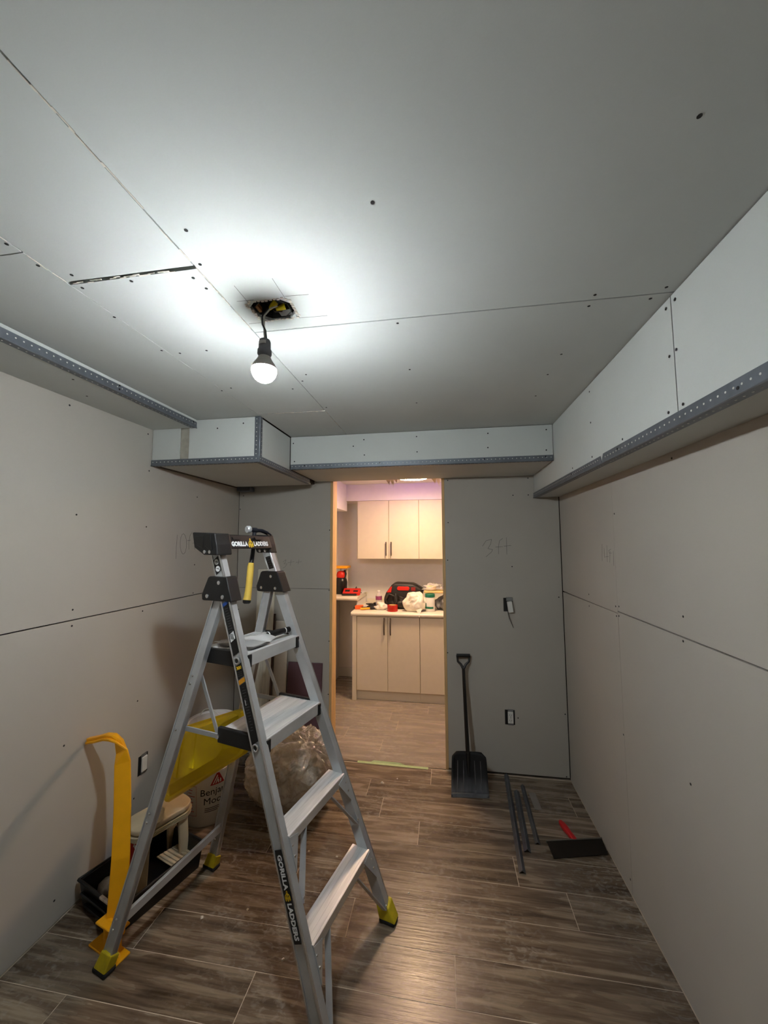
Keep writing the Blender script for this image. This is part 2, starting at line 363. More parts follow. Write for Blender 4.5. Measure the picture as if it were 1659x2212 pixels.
# ---- left wall
wl = struct(MB().box(L-0.09, L-0.03, YB-0.05, D, 0, H+0.06).build('wall_left', DARK))
for (a, b, z0, z1) in ((YB, 0.50, 0.004, 1.219), (0.50, D, 0.004, 1.219), (YB, D, 1.221, H+0.02)):
    panel(wl, L-PT, L, a, b, z0, z1, axes='y' if a == YB and b != D else 'yz')
screws(wl, [(1.361, 2.15), (1.802, 2.15), (1.822, 1.949), (1.423, 1.678), (1.821, 1.641), (2.238, 1.853), (1.433, 1.265), (1.434, 1.196), (1.823, 1.191), (2.236, 1.413), (2.232, 1.233), (1.432, 0.702), (1.818, 0.73), (1.824, 0.244), (1.432, 0.097)], lambda a, b: (L, a, b), (1, 0, 0))
PEN_L = [[(2.065, 1.603), (2.061, 1.533), (2.062, 1.458)], [(2.152, 1.547), (2.147, 1.577), (2.135, 1.6), (2.121, 1.61), (2.107, 1.605), (2.097, 1.586), (2.093, 1.559), (2.095, 1.529), (2.104, 1.503), (2.117, 1.487), (2.132, 1.486), (2.144, 1.499), (2.151, 1.524), (2.151, 1.555)], [(2.201, 1.624), (2.18, 1.597), (2.173, 1.556), (2.176, 1.512)], [(2.155, 1.567), (2.19, 1.571)], [(2.228, 1.622), (2.23, 1.511)], [(2.209, 1.55), (2.246, 1.562)]]
pencil(wl, PEN_L, lambda a, b: (L+0.0003, a, b), (1, 0, 0))
# ---- right wall
wr = struct(MB().box(R+0.03, R+0.09, YB-0.05, D, 0, H+0.06).build('wall_right', DARK))
panel(wr, R, R+PT, 1.93, D, 1.2205, HB+0.03, g=0.0006); panel(wr, R, R+PT, YB, 1.93, 1.2305, HB+0.03, g=0.0006)
MB().hexa([(R, 1.9306, 0.004), (R+PT, 1.9306, 0.004), (R+PT, D-0.003, 0.004), (R, D-0.003, 0.004), (R, 1.9306, 1.2185), (R+PT, 1.9306, 1.2185), (R+PT, D-0.003, 1.2135), (R, D-0.003, 1.2135)]).build('drywall_panel', DRY, wr)
panel(wr, R, R+PT, YB, 1.93, 0.004, 1.2265, g=0.0006)
screws(wr, [(1.911, 1.682), (1.44, 1.841), (1.948, 1.249), (1.914, 1.254), (1.944, 1.205), (1.919, 1.21), (1.435, 1.299), (1.444, 1.216), (1.455, 0.753), (2.28, 1.26), (2.282, 1.196), (1.937, 0.678), (1.944, 0.061)], lambda a, b: (R, a, b), (-1, 0, 0))
PEN_R = [[(2.067, 1.54), (2.076, 1.454)], [(2.045, 1.52), (2.046, 1.471)], [(2.011, 1.534), (2.015, 1.452)], [(2.039, 1.476), (1.996, 1.48)], [(1.966, 1.516), (1.993, 1.509), (1.989, 1.496), (1.958, 1.497)], [(1.977, 1.507), (1.989, 1.451)], [(1.942, 1.508), (1.945, 1.438)]]
pencil(wr, PEN_R, lambda a, b: (R-0.0003, a, b), (-1, 0, 0), 0.0006)
# ---- wall behind the camera
wf = struct(MB().box(L-0.09, R+0.09, YB-0.09, YB-0.03, 0, H+0.06).build('wall_front', DARK))
panel(wf, L, R, YB-PT-0.002, YB-0.002, 0.004, 1.219); panel(wf, L, R, YB-PT-0.002, YB-0.002, 1.221, H)
# ---- back wall with the doorway
Y2 = D + WT
wb = MB().box(L-0.09, DL-0.02, D+0.03, Y2-PT, 0, H+0.06).box(DR+0.02, R+0.09, D+0.03, Y2-PT, 0, H+0.06).box(DL-0.02, DR+0.02, D+0.03, Y2-PT, DT+0.02, H+0.06)
wb = struct(wb.build('wall_back', DARK))
for (x0, x1, z0, z1) in ((L+0.002, DL-0.02, 0.006, 1.2065), (L+0.002, DL-0.02, 1.2085, H), (DR+0.02, R-0.0035, 0.012, H), (DL-0.018, DR+0.018, DT+0.02, H)):
    panel(wb, x0, x1, D, D+PT, z0, z1, g=0.0006)
for (x0, x1, z0, z1) in ((KL, DL-0.02, 0, KH), (DR+0.02, KR, 0, KH), (DL-0.02, DR+0.02, DT+0.02, KH)):
    MB().box(x0, x1, Y2-PT, Y2, z0, z1).build('drywall_panel', KWALL, wb)
screws(wb, [(-0.853, 1.647), (-0.853, 1.199), (0.033, 2.0), (0.031, 1.693), (0.023, 1.425), (0.012, 0.78), (0.59, 2.0), (0.485, 1.881), (0.588, 1.881), (0.464, 1.382), (0.763, 1.178), (0.773, 0.415), (0.473, 0.371), (0.766, 0.021), (-1.561, 1.924), (-1.586, 1.818), (-1.578, 1.042), (-0.85, 0.828), (-0.853, 0.449)], lambda a, b: (a, D, b), (0, -1, 0))
PEN_B = [[(0.267, 1.523), (0.293, 1.562), (0.331, 1.572), (0.324, 1.539), (0.304, 1.507), (0.336, 1.5), (0.329, 1.484), (0.29, 1.449)], [(0.407, 1.578), (0.385, 1.562), (0.377, 1.523), (0.376, 1.468)], [(0.355, 1.517), (0.406, 1.52)], [(0.432, 1.584), (0.432, 1.465)], [(0.412, 1.523), (0.462, 1.529)]]
PEN_B2 = [[(-1.222, 1.406), (-1.196, 1.424), (-1.2, 1.406), (-1.214, 1.392), (-1.188, 1.392), (-1.203, 1.368), (-1.221, 1.36)], [(-1.155, 1.424), (-1.162, 1.378)], [(-1.184, 1.399), (-1.129, 1.41)], [(-1.092, 1.424), (-1.099, 1.389)], [(-1.118, 1.403), (-1.07, 1.41)]]
pencil(wb, PEN_B, lambda a, b: (a, D-0.0003, b), (0, -1, 0)); pencil(wb, PEN_B2, lambda a, b: (a, D-0.0003, b), (0, -1, 0), 0.0007)
# raw lumber lining of the doorway
for i, (x0, x1, z0, z1) in enumerate(((DL-0.02, DL, 0.0, DT), (DR, DR+0.02, 0.0, DT), (DL-0.02, DR+0.02, DT, DT+0.02))):
    struct(MB().box(x0, x1, D-0.001, Y2-0.014, z0, z1).build('trim_%d' % (i+1), PINE, bevel=0.0015))
    
# ---- ceiling: sheets with open joints and an octagonal hole for the lamp box
ce = struct(MB().box(L-0.09, R+0.09, YB-0.09, D+0.03, H+0.06, H+0.10).build('ceiling', DARK))
HX, HY = -0.480, 0.983
def cpanel(x0, x1, y0, y1, g=0.0018, m=DRYW): return MB().box(x0+g, x1-g, y0+g, y1-g, H, H+PT).build('drywall_panel', m, ce)
cpanel(-0.957, -0.592, YB, 0.787); cpanel(-0.957, -0.592, 0.795, 1.811); cpanel(-0.957, -0.592, 1.815, DB+0.03, 0.001)
cpanel(L-0.01, -0.957, YB, 0.684); cpanel(L-0.01, -0.957, 0.684, BXF+0.03, 0.001)
cpanel(-0.592, RB+0.03, 1.085, DB+0.03, 0.002)
def hole_panel(x0, x1, y0, y1):
    a, b = 0.062, 0.046
    octo = [(HX+a*sx, HY+b*sy) for sx, sy in ((-1, -0.45), (-0.55, -1), (0.55, -1), (1, -0.45), (1, 0.45), (0.55, 1), (-0.55, 1), (-1, 0.45))]
    rect = [(x0, octo[0][1]), (octo[1][0], y0), (octo[2][0], y0), (x1, octo[3][1]), (x1, octo[4][1]), (octo[5][0], y1), (octo[6][0], y1), (x0, octo[7][1])]
    cor = {0: (x0, y0), 2: (x1, y0), 4: (x1, y1), 6: (x0, y1)}
    vs = []; fs = []
    for z in (H, H+PT):
        vs += [(x, y, z) for x, y in octo] + [(x, y, z) for x, y in rect] + [(x, y, z) for x, y in (cor[0], cor[2], cor[4], cor[6])]
    def rep(o):
        out = []
        for i in range(8):
            j = (i+1) % 8
            if i in (0, 2, 4, 6): out.append((o+i, o+8+i, o+16+i//2, o+8+j, o+j))
            else: out.append((o+i, o+8+i, o+8+j, o+j))
        return out
    fs = rep(0) + [f[::-1] for f in rep(20)] + [(i, (i+1) % 8, 20+(i+1) % 8, 20+i) for i in range(8)]
    ring = []
    for i in range(8):
        ring.append(8+i)
        if i in (0, 2, 4, 6): ring.append(16+i//2)
    fs += [(ring[i], ring[(i+1) % 12], 20+ring[(i+1) % 12], 20+ring[i]) for i in range(12)]
    return MB().add(vs, fs).build('drywall_panel', DRYW, ce)
hole_panel(-0.5902, RB+0.03, YB, 1.0825)
# plaster crumbs and torn paper along the open ceiling joints
b = MB()
for (p, q, w0) in (((-0.957, 0.791), (-0.60, 0.793), 0.006), ((-0.594, 1.815), (-0.90, 1.812), 0.006), ((-0.592, 0.30), (-0.592, 1.05), 0.004), ((-0.957, 0.4), (-0.957, 0.78), 0.003), ((-0.592, 1.83), (-0.592, 2.2), 0.004)):
    n = 26
    for i in range(n):
        if random.random() < 0.25: continue
        t0, t1 = i/n, (i+1.3)/n
        x0, y0 = p[0]+(q[0]-p[0])*t0, p[1]+(q[1]-p[1])*t0; x1, y1 = p[0]+(q[0]-p[0])*t1, p[1]+(q[1]-p[1])*t1
        o = random.uniform(-1, 1)*w0*0.6
        dx, dy = (0, o) if abs(q[0]-p[0]) > abs(q[1]-p[1]) else (o, 0)
        b.beam((x0+dx, y0+dy, H-0.0005), (x1+dx, y1+dy, H-0.0005), w0*random.uniform(0.3, 0.8), 0.0015)
o = b.build('torn_joint_paper', GYP, ce); o['kind'] = 'stuff'
screws(ce, [(-0.541, 0.688), (-0.13, 0.687), (0.413, 0.62), (-0.575, 0.784), (-0.787, 0.809), (-0.936, 0.811), (-0.917, 0.765), (-0.966, 0.724), (-0.966, 0.657), (-0.622, 0.824), (-0.614, 0.866), (-0.964, 0.938), (-0.969, 1.136), (-0.919, 1.164), (-0.814, 1.162), (-0.131, 1.107), (0.422, 1.112), (0.42, 1.062), (0.596, 1.059), (0.579, 1.104), (0.429, 1.395), (0.425, 1.561), (-0.122, 1.425), (0.43, 1.787), (-0.908, 1.473), (-0.965, 1.494), (-0.647, 1.527), (-0.575, 1.457), (-0.538, 1.401), (-0.571, 1.77), (-0.121, 1.783)], lambda a, b: (a, b, H), (0, 0, -1))
PEN_C = [[(-0.535, 0.868), (-0.534, 0.95)], [(-0.424, 0.858), (-0.424, 0.95)], [(-0.424, 1.015), (-0.424, 1.03)], [(-0.563, 0.929), (-0.514, 0.931)], [(-0.421, 0.93), (-0.354, 0.933)], [(-0.585, 1.036), (-0.54, 1.036)], [(-0.42, 1.032), (-0.333, 1.034)]]
pencil(ce, PEN_C, lambda a, b: (a, b, H-0.0003), (0, 0, -1), 0.0004, 'pencil_lines')

# ---- bulkheads (boxed-in ducts) with perforated metal corner bead
HOLE = mat('bead_hole_drywall', (0.86, 0.86, 0.84), 0.9, var=0.03)
def bead(parent, p0, p1, n1, n2, w=0.030, cut0=0.0, cut1=0.0):
    # p0-p1 the arris; n1: outward normal of the first face, n2: outward normal of the second
    p0 = Vector(p0); p1 = Vector(p1); n1 = Vector(n1); n2 = Vector(n2); d = (p1-p0).normalized(); t = 0.0022
    b = MB()
    for na, nb, c0, c1 in ((n1, n2, cut0, cut1), (n2, n1, 0, 0)):   # flange on face na runs along -nb
        a0 = p0 + nb*t; a1 = p1 + nb*t; e0 = p0 - nb*w + d*c0; e1 = p1 - nb*w - d*c1
        b.hexa([a0, a1, e1, e0, a0+na*t, a1+na*t, e1+na*t*0.6, e0+na*t*0.6])
    b.tube([p0+(n1+n2)*0.002, p1+(n1+n2)*0.002], 0.0028, 6)
    o = b.build('corner_bead', ZINC, parent)
    h = MB(); Ln = (p1-p0).length; n = int(Ln/0.0235)
    for i in range(n):
        c = p0 + d*((i+0.5)*0.0235)
        if i*0.0235 < cut0*0.7 or Ln-i*0.0235 < cut1*0.7+0.02: continue
        h.disc(c - n2*0.017 + n1*t*0.9, n1, 0.0027, 0.0006, 8)
        h.disc(c - n1*0.017 + n2*t*0.9, n2, 0.0024, 0.0006, 8)
    hh = h.build('perforations', HOLE, o); hh['kind'] = 'stuff'
    return o
tr = struct(MB().box(RB+0.02, R+0.02, YB, D+0.02, HB+0.02, H+0.05).build('trim_4', DARK))      # right bulkhead
panel(tr, RB, RB+PT, YB, 1.097, HB, H-0.002, m=DRYW); panel(tr, RB, RB+PT, 1.097, D-0.004, HB, H-0.002, m=DRYW); panel(tr, RB+PT, R+0.005, YB, D-0.003, HB, HB+PT, g=0.0005, m=DRYW)
bead(tr, (RB, YB, HB), (RB, 1.592, HB), (-1, 0, 0), (0, 0, -1), 0.034, 0, 0.016); bead(tr, (RB, 1.592, HB), (RB, D-0.002, HB), (-1, 0, 0), (0, 0, -1), 0.030, 0.012, 0)
screws(tr, [(1.076, 2.20), (1.117, 2.20), (1.116, 2.061), (1.084, 2.064), (1.072, 1.909), (1.137, 1.909), (1.682, 2.19), (1.685, 2.056), (1.688, 1.909), (1.412, 1.909), (1.934, 1.909)], lambda a, b: (RB, a, b), (-1, 0, 0))
screws(tr, [(0.68, 1.885), (0.885, 1.875), (1.45, 1.885), (1.95, 1.882)], lambda a, b: (RB-0.0022, a, b), (-1, 0, 0))
tb = struct(MB().box(BXR-0.02, RB-0.001, DB+0.02, D+0.02, HBB+0.02, H+0.05).build('trim_5', DARK))   # back bulkhead over the doorway
panel(tb, BXR, RB, DB, DB+PT, HBB, H-0.002, m=DRYW); panel(tb, BXR, RB, DB+PT, D-0.002, HBB, HBB+PT, g=0.0008, m=DRYW)
bead(tb, (BXR+0.003, DB, HBB), (RB-0.002, DB, HBB), (0, -1, 0), (0, 0, -1), 0.030)
screws(tb, [(-0.479, 2.185), (-0.546, 2.147), (-0.476, 2.089), (-0.154, 2.189), (-0.152, 2.095), (0.264, 2.188), (0.262, 2.103), (0.589, 2.194), (0.585, 2.075), (-0.937, 2.182), (-0.928, 2.065)], lambda a, b: (a, DB, b), (0, -1, 0))
screws(tb, [(-0.86, 2.036), (-0.38, 2.036), (0.24, 2.036), (0.58, 2.038)], lambda a, b: (a, DB-0.0022, b), (0, -1, 0))
tc_ = struct(MB().box(L-0.02, BXR-0.02, BXF+0.02, D+0.02, BXB+0.02, H+0.05).build('trim_6', DARK))  # corner box on the left
panel(tc_, L+0.002, -1.426, BXF, BXF+PT, BXB, H, m=DRYW); panel(tc_, -1.372, BXR, BXF, BXF+PT, BXB, H-0.001, m=DRYW)
MB().box(-1.426, -1.372, BXF+0.010, BXF+0.016, BXB, H).build('backing_strip', mat('joint_strip_paper', (0.66, 0.64, 0.59), 0.9, var=0.12, scale=30), tc_)
panel(tc_, BXR-PT, BXR, BXF+PT, DB, BXB, H-0.006, m=DRYW); panel(tc_, L+0.03, BXR-PT, BXF+PT, D-0.10, BXB, BXB+PT, g=0.0008, m=DRYW)
bead(tc_, (L+0.002, BXF, BXB), (BXR, BXF, BXB), (0, -1, 0), (0, 0, -1), 0.030); bead(tc_, (BXR, BXF, BXB+0.001), (BXR, D-0.16, BXB+0.001), (1, 0, 0), (0, 0, -1), 0.030)
bead(tc_, (BXR, BXF, BXB+0.03), (BXR, BXF, H-0.002), (0, -1, 0), (1, 0, 0), 0.028)
MB().box(L+0.004, L+0.028, BXF+0.02, D-0.02, BXB-0.001, BXB+0.012).build('dark_strip', mat('dark_strip_brown', (0.30, 0.26, 0.22), 0.9), tc_)  # dark strip along the left wall under the corner box
MB().box(L+0.02, L+0.13, D-0.075, D-0.003, BXB-0.028, BXB+0.003).build('track_offcut', ZINC, tc_, bevel=0.002)
screws(tc_, [(-1.30, 1.998), (-1.05, 2.19), (-1.2, 2.17)], lambda a, b: (a, BXF-0.0024, b), (0, -1, 0))
tl = struct(MB().box(L-0.02, SFX-0.02, YB, BXF, SFZ+0.02, H+0.05).build('trim_7', DARK))  # shallow soffit along the left wall
panel(tl, SFX-PT, SFX, YB, BXF-0.001, SFZ, H-0.001, m=DRYW); panel(tl, L+0.001, SFX-PT, YB, BXF-0.001, SFZ, SFZ+PT, g=0.0005, m=DRYW)
bead(tl, (SFX, YB, SFZ), (SFX, BXF-0.003, SFZ), (1, 0, 0), (0, 0, -1), 0.030)
screws(tl, [(1.33, 2.206), (1.33, 2.19), (1.80, 2.205)], lambda a, b: (SFX+0.0024, a, b), (1, 0, 0))
screws(tl, [(-1.40, 1.20), (-1.5, 1.35), (-1.43, 0.85)], lambda a, b: (a, b, SFZ), (0, 0, -1))

# ---- kitchen shell
struct(MB().box(KL-0.1, KR+0.1, KB, KB+0.08, 0, KH+0.05).build('wall_kitchen_back', KWALL))
struct(MB().box(KL-0.08, KL, Y2, KB, 0, KH+0.05).build('wall_kitchen_left', KWALL))
struct(MB().box(KR, KR+0.08, Y2, KB, 0, KH+0.05).build('wall_kitchen_right', KWALL))
struct(MB().box(KL-0.1, KR+0.1, Y2-PT, KB+0.05, KH, KH+0.06).build('ceiling_kitchen', KWALL))
struct(MB().box(KL, -1.075, Y2+0.001, 4.12, 1.905, KH).build('trim_8', KWALL))                      # kitchen left bulkhead
struct(MB().box(KL, KR, 4.085, KB, 2.017, KH).build('trim_9', KWALL))                               # soffit over the wall cabinets
struct(MB().box(KL, -0.925, KB-0.014, KB, 0.0, 0.10).build('baseboard_kitchen_back', WHT, bevel=0.003))

# ================================================================== THE STEP LADDER
LX, LY, LT = -0.2854, 1.4348, 1.3195
UX, UY = (math.cos(LT), math.sin(LT)), (math.sin(LT), -math.cos(LT))
def lad(u, v, z): return Vector((LX+UX[0]*u+UY[0]*v, LY+UX[1]*u+UY[1]*v, z))
SV, W0, SW, TU, TV = 0.394, 0.2507, 0.0533, 0.0342, 0.0492
def out(z): return W0 - SW*z
def q(u, v, z): return Vector((u, -v, z))          # ladder local coordinates
ladder = thing('step_ladder', 'open aluminium step ladder with four steps, black top cap and yellow feet', 'ladder', (LX, LY, 0), LT)
ZT = 1.53
for s in (-1, 1):
    b = MB()
    def ring(z, du0, du1, dv0, dv1):
        o = out(z); vf = -SV*z
        return [q(s*(o-du0), vf-dv0, z), q(s*(o-du1), vf-dv0, z), q(s*(o-du1), vf-dv1, z), q(s*(o-du0), vf-dv1, z)]
    def bar(z0, z1, *a): b.hexa(ring(z0, *a) + ring(z1, *a))
    bar(0.03, ZT, 0.0022, TU, 0.004, TV-0.004)
    bar(0.03, ZT, 0.0, TU, 0.0, 0.006); bar(0.03, ZT, 0.0, TU, TV-0.006, TV)
    rail = b.build('front_rail', ALU, ladder, bevel=0.0012)
    e = MB()
    zz = 0.06
    o0, o1 = out(0.04), out(ZT)
    for dv in (-0.0006, TV-0.006):
        e.hexa([q(s*(o0+0.0006), -SV*0.04-dv, 0.04), q(s*(o0-0.006), -SV*0.04-dv, 0.04), q(s*(o0-0.006), -SV*0.04-dv-0.0066, 0.04), q(s*(o0+0.0006), -SV*0.04-dv-0.0066, 0.04),
                q(s*(o1+0.0006), -SV*ZT-dv, ZT), q(s*(o1-0.006), -SV*ZT-dv, ZT), q(s*(o1-0.006), -SV*ZT-dv-0.0066, ZT), q(s*(o1+0.0006), -SV*ZT-dv-0.0066, ZT)])
    e.build('rail_lip', ALUB, rail)
    # front foot
    f = MB(); o = out(0.0)
    f.hexa([q(s*(o+0.006), 0.012, 0.012), q(s*(o-TU-0.006), 0.012, 0.012), q(s*(o-TU-0.006), -TV-0.008, 0.012), q(s*(o+0.006), -TV-0.008, 0.012),
            q(s*(o+0.003), -0.018, 0.075), q(s*(o-TU-0.003), -0.018, 0.058), q(s*(o-TU-0.003), -TV-0.028, 0.075), q(s*(o+0.003), -TV-0.028, 0.075)])
    ft = f.build('foot', YFOOT, ladder, bevel=0.004, seg=2)
    MB().box(-0.024, 0.024, -0.034, 0.034, 0.0, 0.016).build('rubber_pad', RUB, ft, bevel=0.004, loc=(s*(o-TU/2), TV/2, 0))
# rear frame
RF = {-1: (q(-0.345, -0.905, 0.0), q(-0.150, -0.590, 1.37)), 1: (q(0.135, -0.905, 0.0), q(0.150, -0.600, 1.37))}
def rr(s, z):
    a, c = RF[s]; return a + (c-a)*(z/1.37)
RTV, RTU = 0.046, 0.026
for s in (-1, 1):
    b = MB()
    def rring(z, w, t, off=0.0):
        c = rr(s, z); return [c+Vector((i*t/2, j*w/2+off, 0)) for i, j in ((-1, -1), (1, -1), (1, 1), (-1, 1))]
    b.hexa(rring(0.03, RTV, RTU*0.7)+rring(1.345, RTV, RTU*0.7))
    for off in (-RTV/2+0.003, RTV/2-0.003): b.hexa(rring(0.03, 0.006, RTU, off)+rring(1.345, 0.006, RTU, off))
    rail = b.build('rear_rail', ALU, ladder, bevel=0.001)
    rv = MB()
    for z in (0.14, 0.175, 0.50, 0.53, 0.83, 1.0, 1.03):
        rv.lathe([(0.0055, 0), (0.0045, 0.002), (0.002, 0.0034)], 10, M=Matrix.Translation(rr(s, z)+Vector((-RTU/2, 0.004, 0))) @ Matrix.Rotation(-math.pi/2, 4, 'Y'))
    rv.build('rivets', ALUB, rail, smooth=40)['kind'] = 'stuff'
    f = MB(); c = rr(s, 0); c2 = rr(s, 0.07)
    f.hexa([c+Vector(p) for p in ((-0.020, -0.030, 0.012), (0.020, -0.030, 0.012), (0.020, 0.034, 0.012), (-0.020, 0.034, 0.012))] + [c2+Vector(p) for p in ((-0.017, -0.026, 0.0), (0.017, -0.026, -0.02), (0.017, 0.027, 0.0), (-0.017, 0.027, 0.0))])
    ft = f.build('foot', YFOOT, ladder, bevel=0.004, seg=2)
    MB().box(-0.022, 0.022, -0.034, 0.038, 0.0, 0.016).build('rubber_pad', RUB, ft, bevel=0.004, loc=c)
MB().beam(rr(-1, 0.17)+Vector((0.0, -0.012, 0)), rr(1, 0.20)+Vector((0, -0.012, 0)), 0.014, 0.034).build('rear_crossbar', ALU, ladder, bevel=0.002)
# steps
ZS = [0.269, 0.554, 0.840, 1.125]
for i, z in enumerate(ZS):
    hw = out(z)-TU+0.004; vf = -SV*z + (0.006 if i < 2 else 0.002); dep = (0.078, 0.078, 0.215, 0.240)[i]; lip = (0.034, 0.034, 0.046, 0.048)[i]
    b = MB()
    b.box(-hw, hw, -vf, -vf+dep, z-0.004, z)
    b.box(-hw, hw, -vf-0.001, -vf+0.004, z-lip, z-0.001); b.box(-hw, hw, -vf+dep-0.004, -vf+dep, z-lip*0.8, z-0.001)
    for k in range(9 if i > 1 else 4):      # anti-slip ribs
        y = -vf + 0.010 + k*(dep-0.02)/(8 if i > 1 else 3)
        b.box(-hw+0.004, hw-0.004, y-0.0015, y+0.0015, z-0.001, z+0.0009)
    st = b.build('step', ALUS, ladder)
    if i > 1:
        for s in (-1, 1):
            c = MB(); x0, x1 = (hw-0.004, hw+0.012); ov = TV+0.004
            c.box(min(s*x0, s*x1), max(s*x0, s*x1), -vf+ov, -vf+dep+0.012, z-lip-0.004, z+0.007)
            c.box(min(s*(hw-0.020), s*(hw+0.002)), max(s*(hw-0.020), s*(hw+0.002)), -vf-0.005, -vf+0.006, z-lip-0.006, z-0.004)
            c.build('step_end_cap', BLK, st, bevel=0.003, seg=2)
        # eyelet of the tie rod, on the outside of both rails
        for s in (-1, 1):
            ze = z-0.018; ct = q(s*(out(ze)+0.001), -SV*ze-TV*0.52, ze); M = Matrix.Translation(ct) @ Matrix.Rotation(s*math.pi/2, 4, 'Y')
            MB().lathe([(0.0075, -0.002), (0.0135, -0.001), (0.0140, 0.0025), (0.0115, 0.005), (0.0085, 0.004), (0.0075, 0.001)], 20, M=M).build('eyelet', ALUB, ladder, smooth=50)
            MB().lathe([(0.0082, 0.0015), (0.0082, 0.0025)], 16, M=M).build('eyelet_bore', KPRINT, ladder)
    else:
        for s in (-1, 1):
            g = MB(); zb = z-(0.215 if i == 0 else 0.19)
            g.beam(q(s*(hw-0.105), vf-0.012, z-lip+0.004), q(s*(out(zb)-TU-0.003), -SV*zb-0.012, zb), 0.004, 0.022, (0, 1, 0))
            g.beam(q(s*(hw-0.105), vf-0.012, z-lip+0.004), q(s*(hw-0.03), vf-0.010, z-0.012), 0.024, 0.004, (0, 1, 0))
            g.add([q(s*hw, vf+0.003, z-0.004), q(s*(hw-0.05), vf+0.003, z-0.020), q(s*(out(z-0.10)-TU), -SV*(z-0.10)+0.003, z-0.10), q(s*hw, vf-0.003, z-0.004), q(s*(hw-0.05), vf-0.003, z-0.020), q(s*(out(z-0.10)-TU), -SV*(z-0.10)-0.003, z-0.10)], [(0, 1, 2), (5, 4, 3), (0, 3, 4, 1), (1, 4, 5, 2), (2, 5, 3, 0)])
            gb = g.build('step_brace', ALU, ladder)
            rv = MB()
            for zz in (z-0.03, z-0.06, zb+0.02): rv.disc(q(s*(out(zz)-TU-0.004 if zz == zb+0.02 else hw-0.006), -SV*zz+0.003, zz), (0, -1, 0), 0.0045, 0.0035, 8)
            rv.build('rivets', ALUB, gb)['kind'] = 'stuff'
# spreader links
for s in (-1, 1):
    x = s*0.183
    J = q(x, -0.556, 0.812); T = q(x*0.98, -0.693, 1.095); B_ = rr(s, 0.832); B_ = Vector((B_.x*0.97, B_.y-0.01, B_.z))
    MB().beam(T, J, 0.005, 0.017, (0, 1, 0)).build('spreader_link', ALU, ladder, bevel=0.001)
    MB().beam(J, B_, 0.005, 0.019, (0, 0, 1)).build('spreader_link', ALU, ladder, bevel=0.001)
    MB().disc(J+Vector((s*0.004, 0, 0)), (s, 0, 0), 0.009, 0.004, 12).build('link_rivet', ALUB, ladder)
# hinge brackets
for s in (-1, 1):
    b = MB(); zb, zt = 1.322, 1.415; o = out(1.37)+0.007
    pb = [(-0.505, zb), (-0.508, zb+0.006), (-0.541, zt), (-0.548, zt+0.002), (-0.632, zt+0.002), (-0.640, zt-0.004), (-0.668, zb+0.022), (-0.664, zb), (-0.655, zb-0.002)]
    b.prism(pb, lambda x, y, t: q(s*(t-SW*(y-1.37)), x, y), o-0.058, o)
    hb = b.build('hinge_bracket', BLK, ladder, bevel=0.004, seg=2)
    rv = MB()
    for v, z in ((-0.578, zt-0.022), (-0.636, zb+0.016), (-0.553, zb+0.016)):
        M = Matrix.Translation(q(s*(o-SW*(z-1.37)), v, z)) @ Matrix.Rotation(s*math.pi/2, 4, 'Y')
        rv.lathe([(0.0085, -0.001), (0.0080, 0.002), (0.005, 0.0035), (0.001, 0.004)], 14, M=M)
        rv.lathe([(0.0075, -0.001), (0.0070, 0.002), (0.004, 0.0035), (0.001, 0.004)], 14, M=Matrix.Translation(q(s*(o-0.058-SW*(z-1.37)), v, z)) @ Matrix.Rotation(-s*math.pi/2, 4, 'Y'))
    rv.build('rivets', ALUB, hb, smooth=40)['kind'] = 'stuff'
# top cap: two end blocks joined by a bar with a tool tray
cap = MB()
nb = [(-0.708, 1.596), (-0.694, 1.533), (-0.640, 1.504), (-0.566, 1.503), (-0.572, 1.545), (-0.585, 1.590)]
cap.prism(nb, lambda x, y, t: q(t, x, y), -0.208, -0.128)
cap.prism([(-0.712, 1.592), (-0.698, 1.540), (-0.675, 1.504), (-0.590, 1.502), (-0.602, 1.545), (-0.618, 1.588)], lambda x, y, t: q(t, x, y), 0.135, 0.185)
cap.hexa([q(-0.135, -0.578, 1.527), q(0.15, -0.592, 1.524), q(0.15, -0.612, 1.524), q(-0.135, -0.600, 1.527), q(-0.135, -0.596, 1.588), q(0.15, -0.616, 1.584), q(0.15, -0.634, 1.584), q(-0.135, -0.616, 1.588)])
cap.hexa([q(-0.135, -0.676, 1.533), q(0.15, -0.680, 1.533), q(0.15, -0.694, 1.533), q(-0.135, -0.692, 1.533), q(-0.135, -0.686, 1.584), q(0.15, -0.690, 1.582), q(0.15, -0.708, 1.582), q(-0.135, -0.706, 1.584)])
cap.box(-0.13, 0.045, 0.60, 0.69, 1.533, 1.545); cap.box(0.098, 0.15, 0.60, 0.69, 1.533, 1.545)
cp = cap.build('top_cap', BLK, ladder, bevel=0.005, seg=2)
nr = MB()
nr.prism([(-0.688, 1.580), (-0.682, 1.545), (-0.642, 1.528), (-0.640, 1.580)], lambda x, y, t: q(t, x, y), -0.2095, -0.206)
nr.prism([(-0.628, 1.590), (-0.628, 1.540), (-0.598, 1.520), (-0.590, 1.524), (-0.602, 1.588)], lambda x, y, t: q(t, x, y), -0.213, -0.206)
nr.build('cap_end_ribs', BLKG, cp, bevel=0.001)
for x0, x1 in ((-0.102, -0.058), (0.040, 0.090)):
    y = lambda x: 0.590+(x+0.135)*0.05+0.003
    MB().hexa([(x0, y(x0)-0.006, 1.566), (x1, y(x1)-0.006, 1.566), (x1, y(x1)+0.004, 1.566), (x0, y(x0)+0.004, 1.566), (x0-0.004, y(x0)-0.002, 1.577), (x1+0.006, y(x1)-0.002, 1.577), (x1+0.006, y(x1)+0.006, 1.577), (x0-0.004, y(x0)+0.006, 1.577)]).build('cap_slot', KPRINT, cp)
rv = MB()
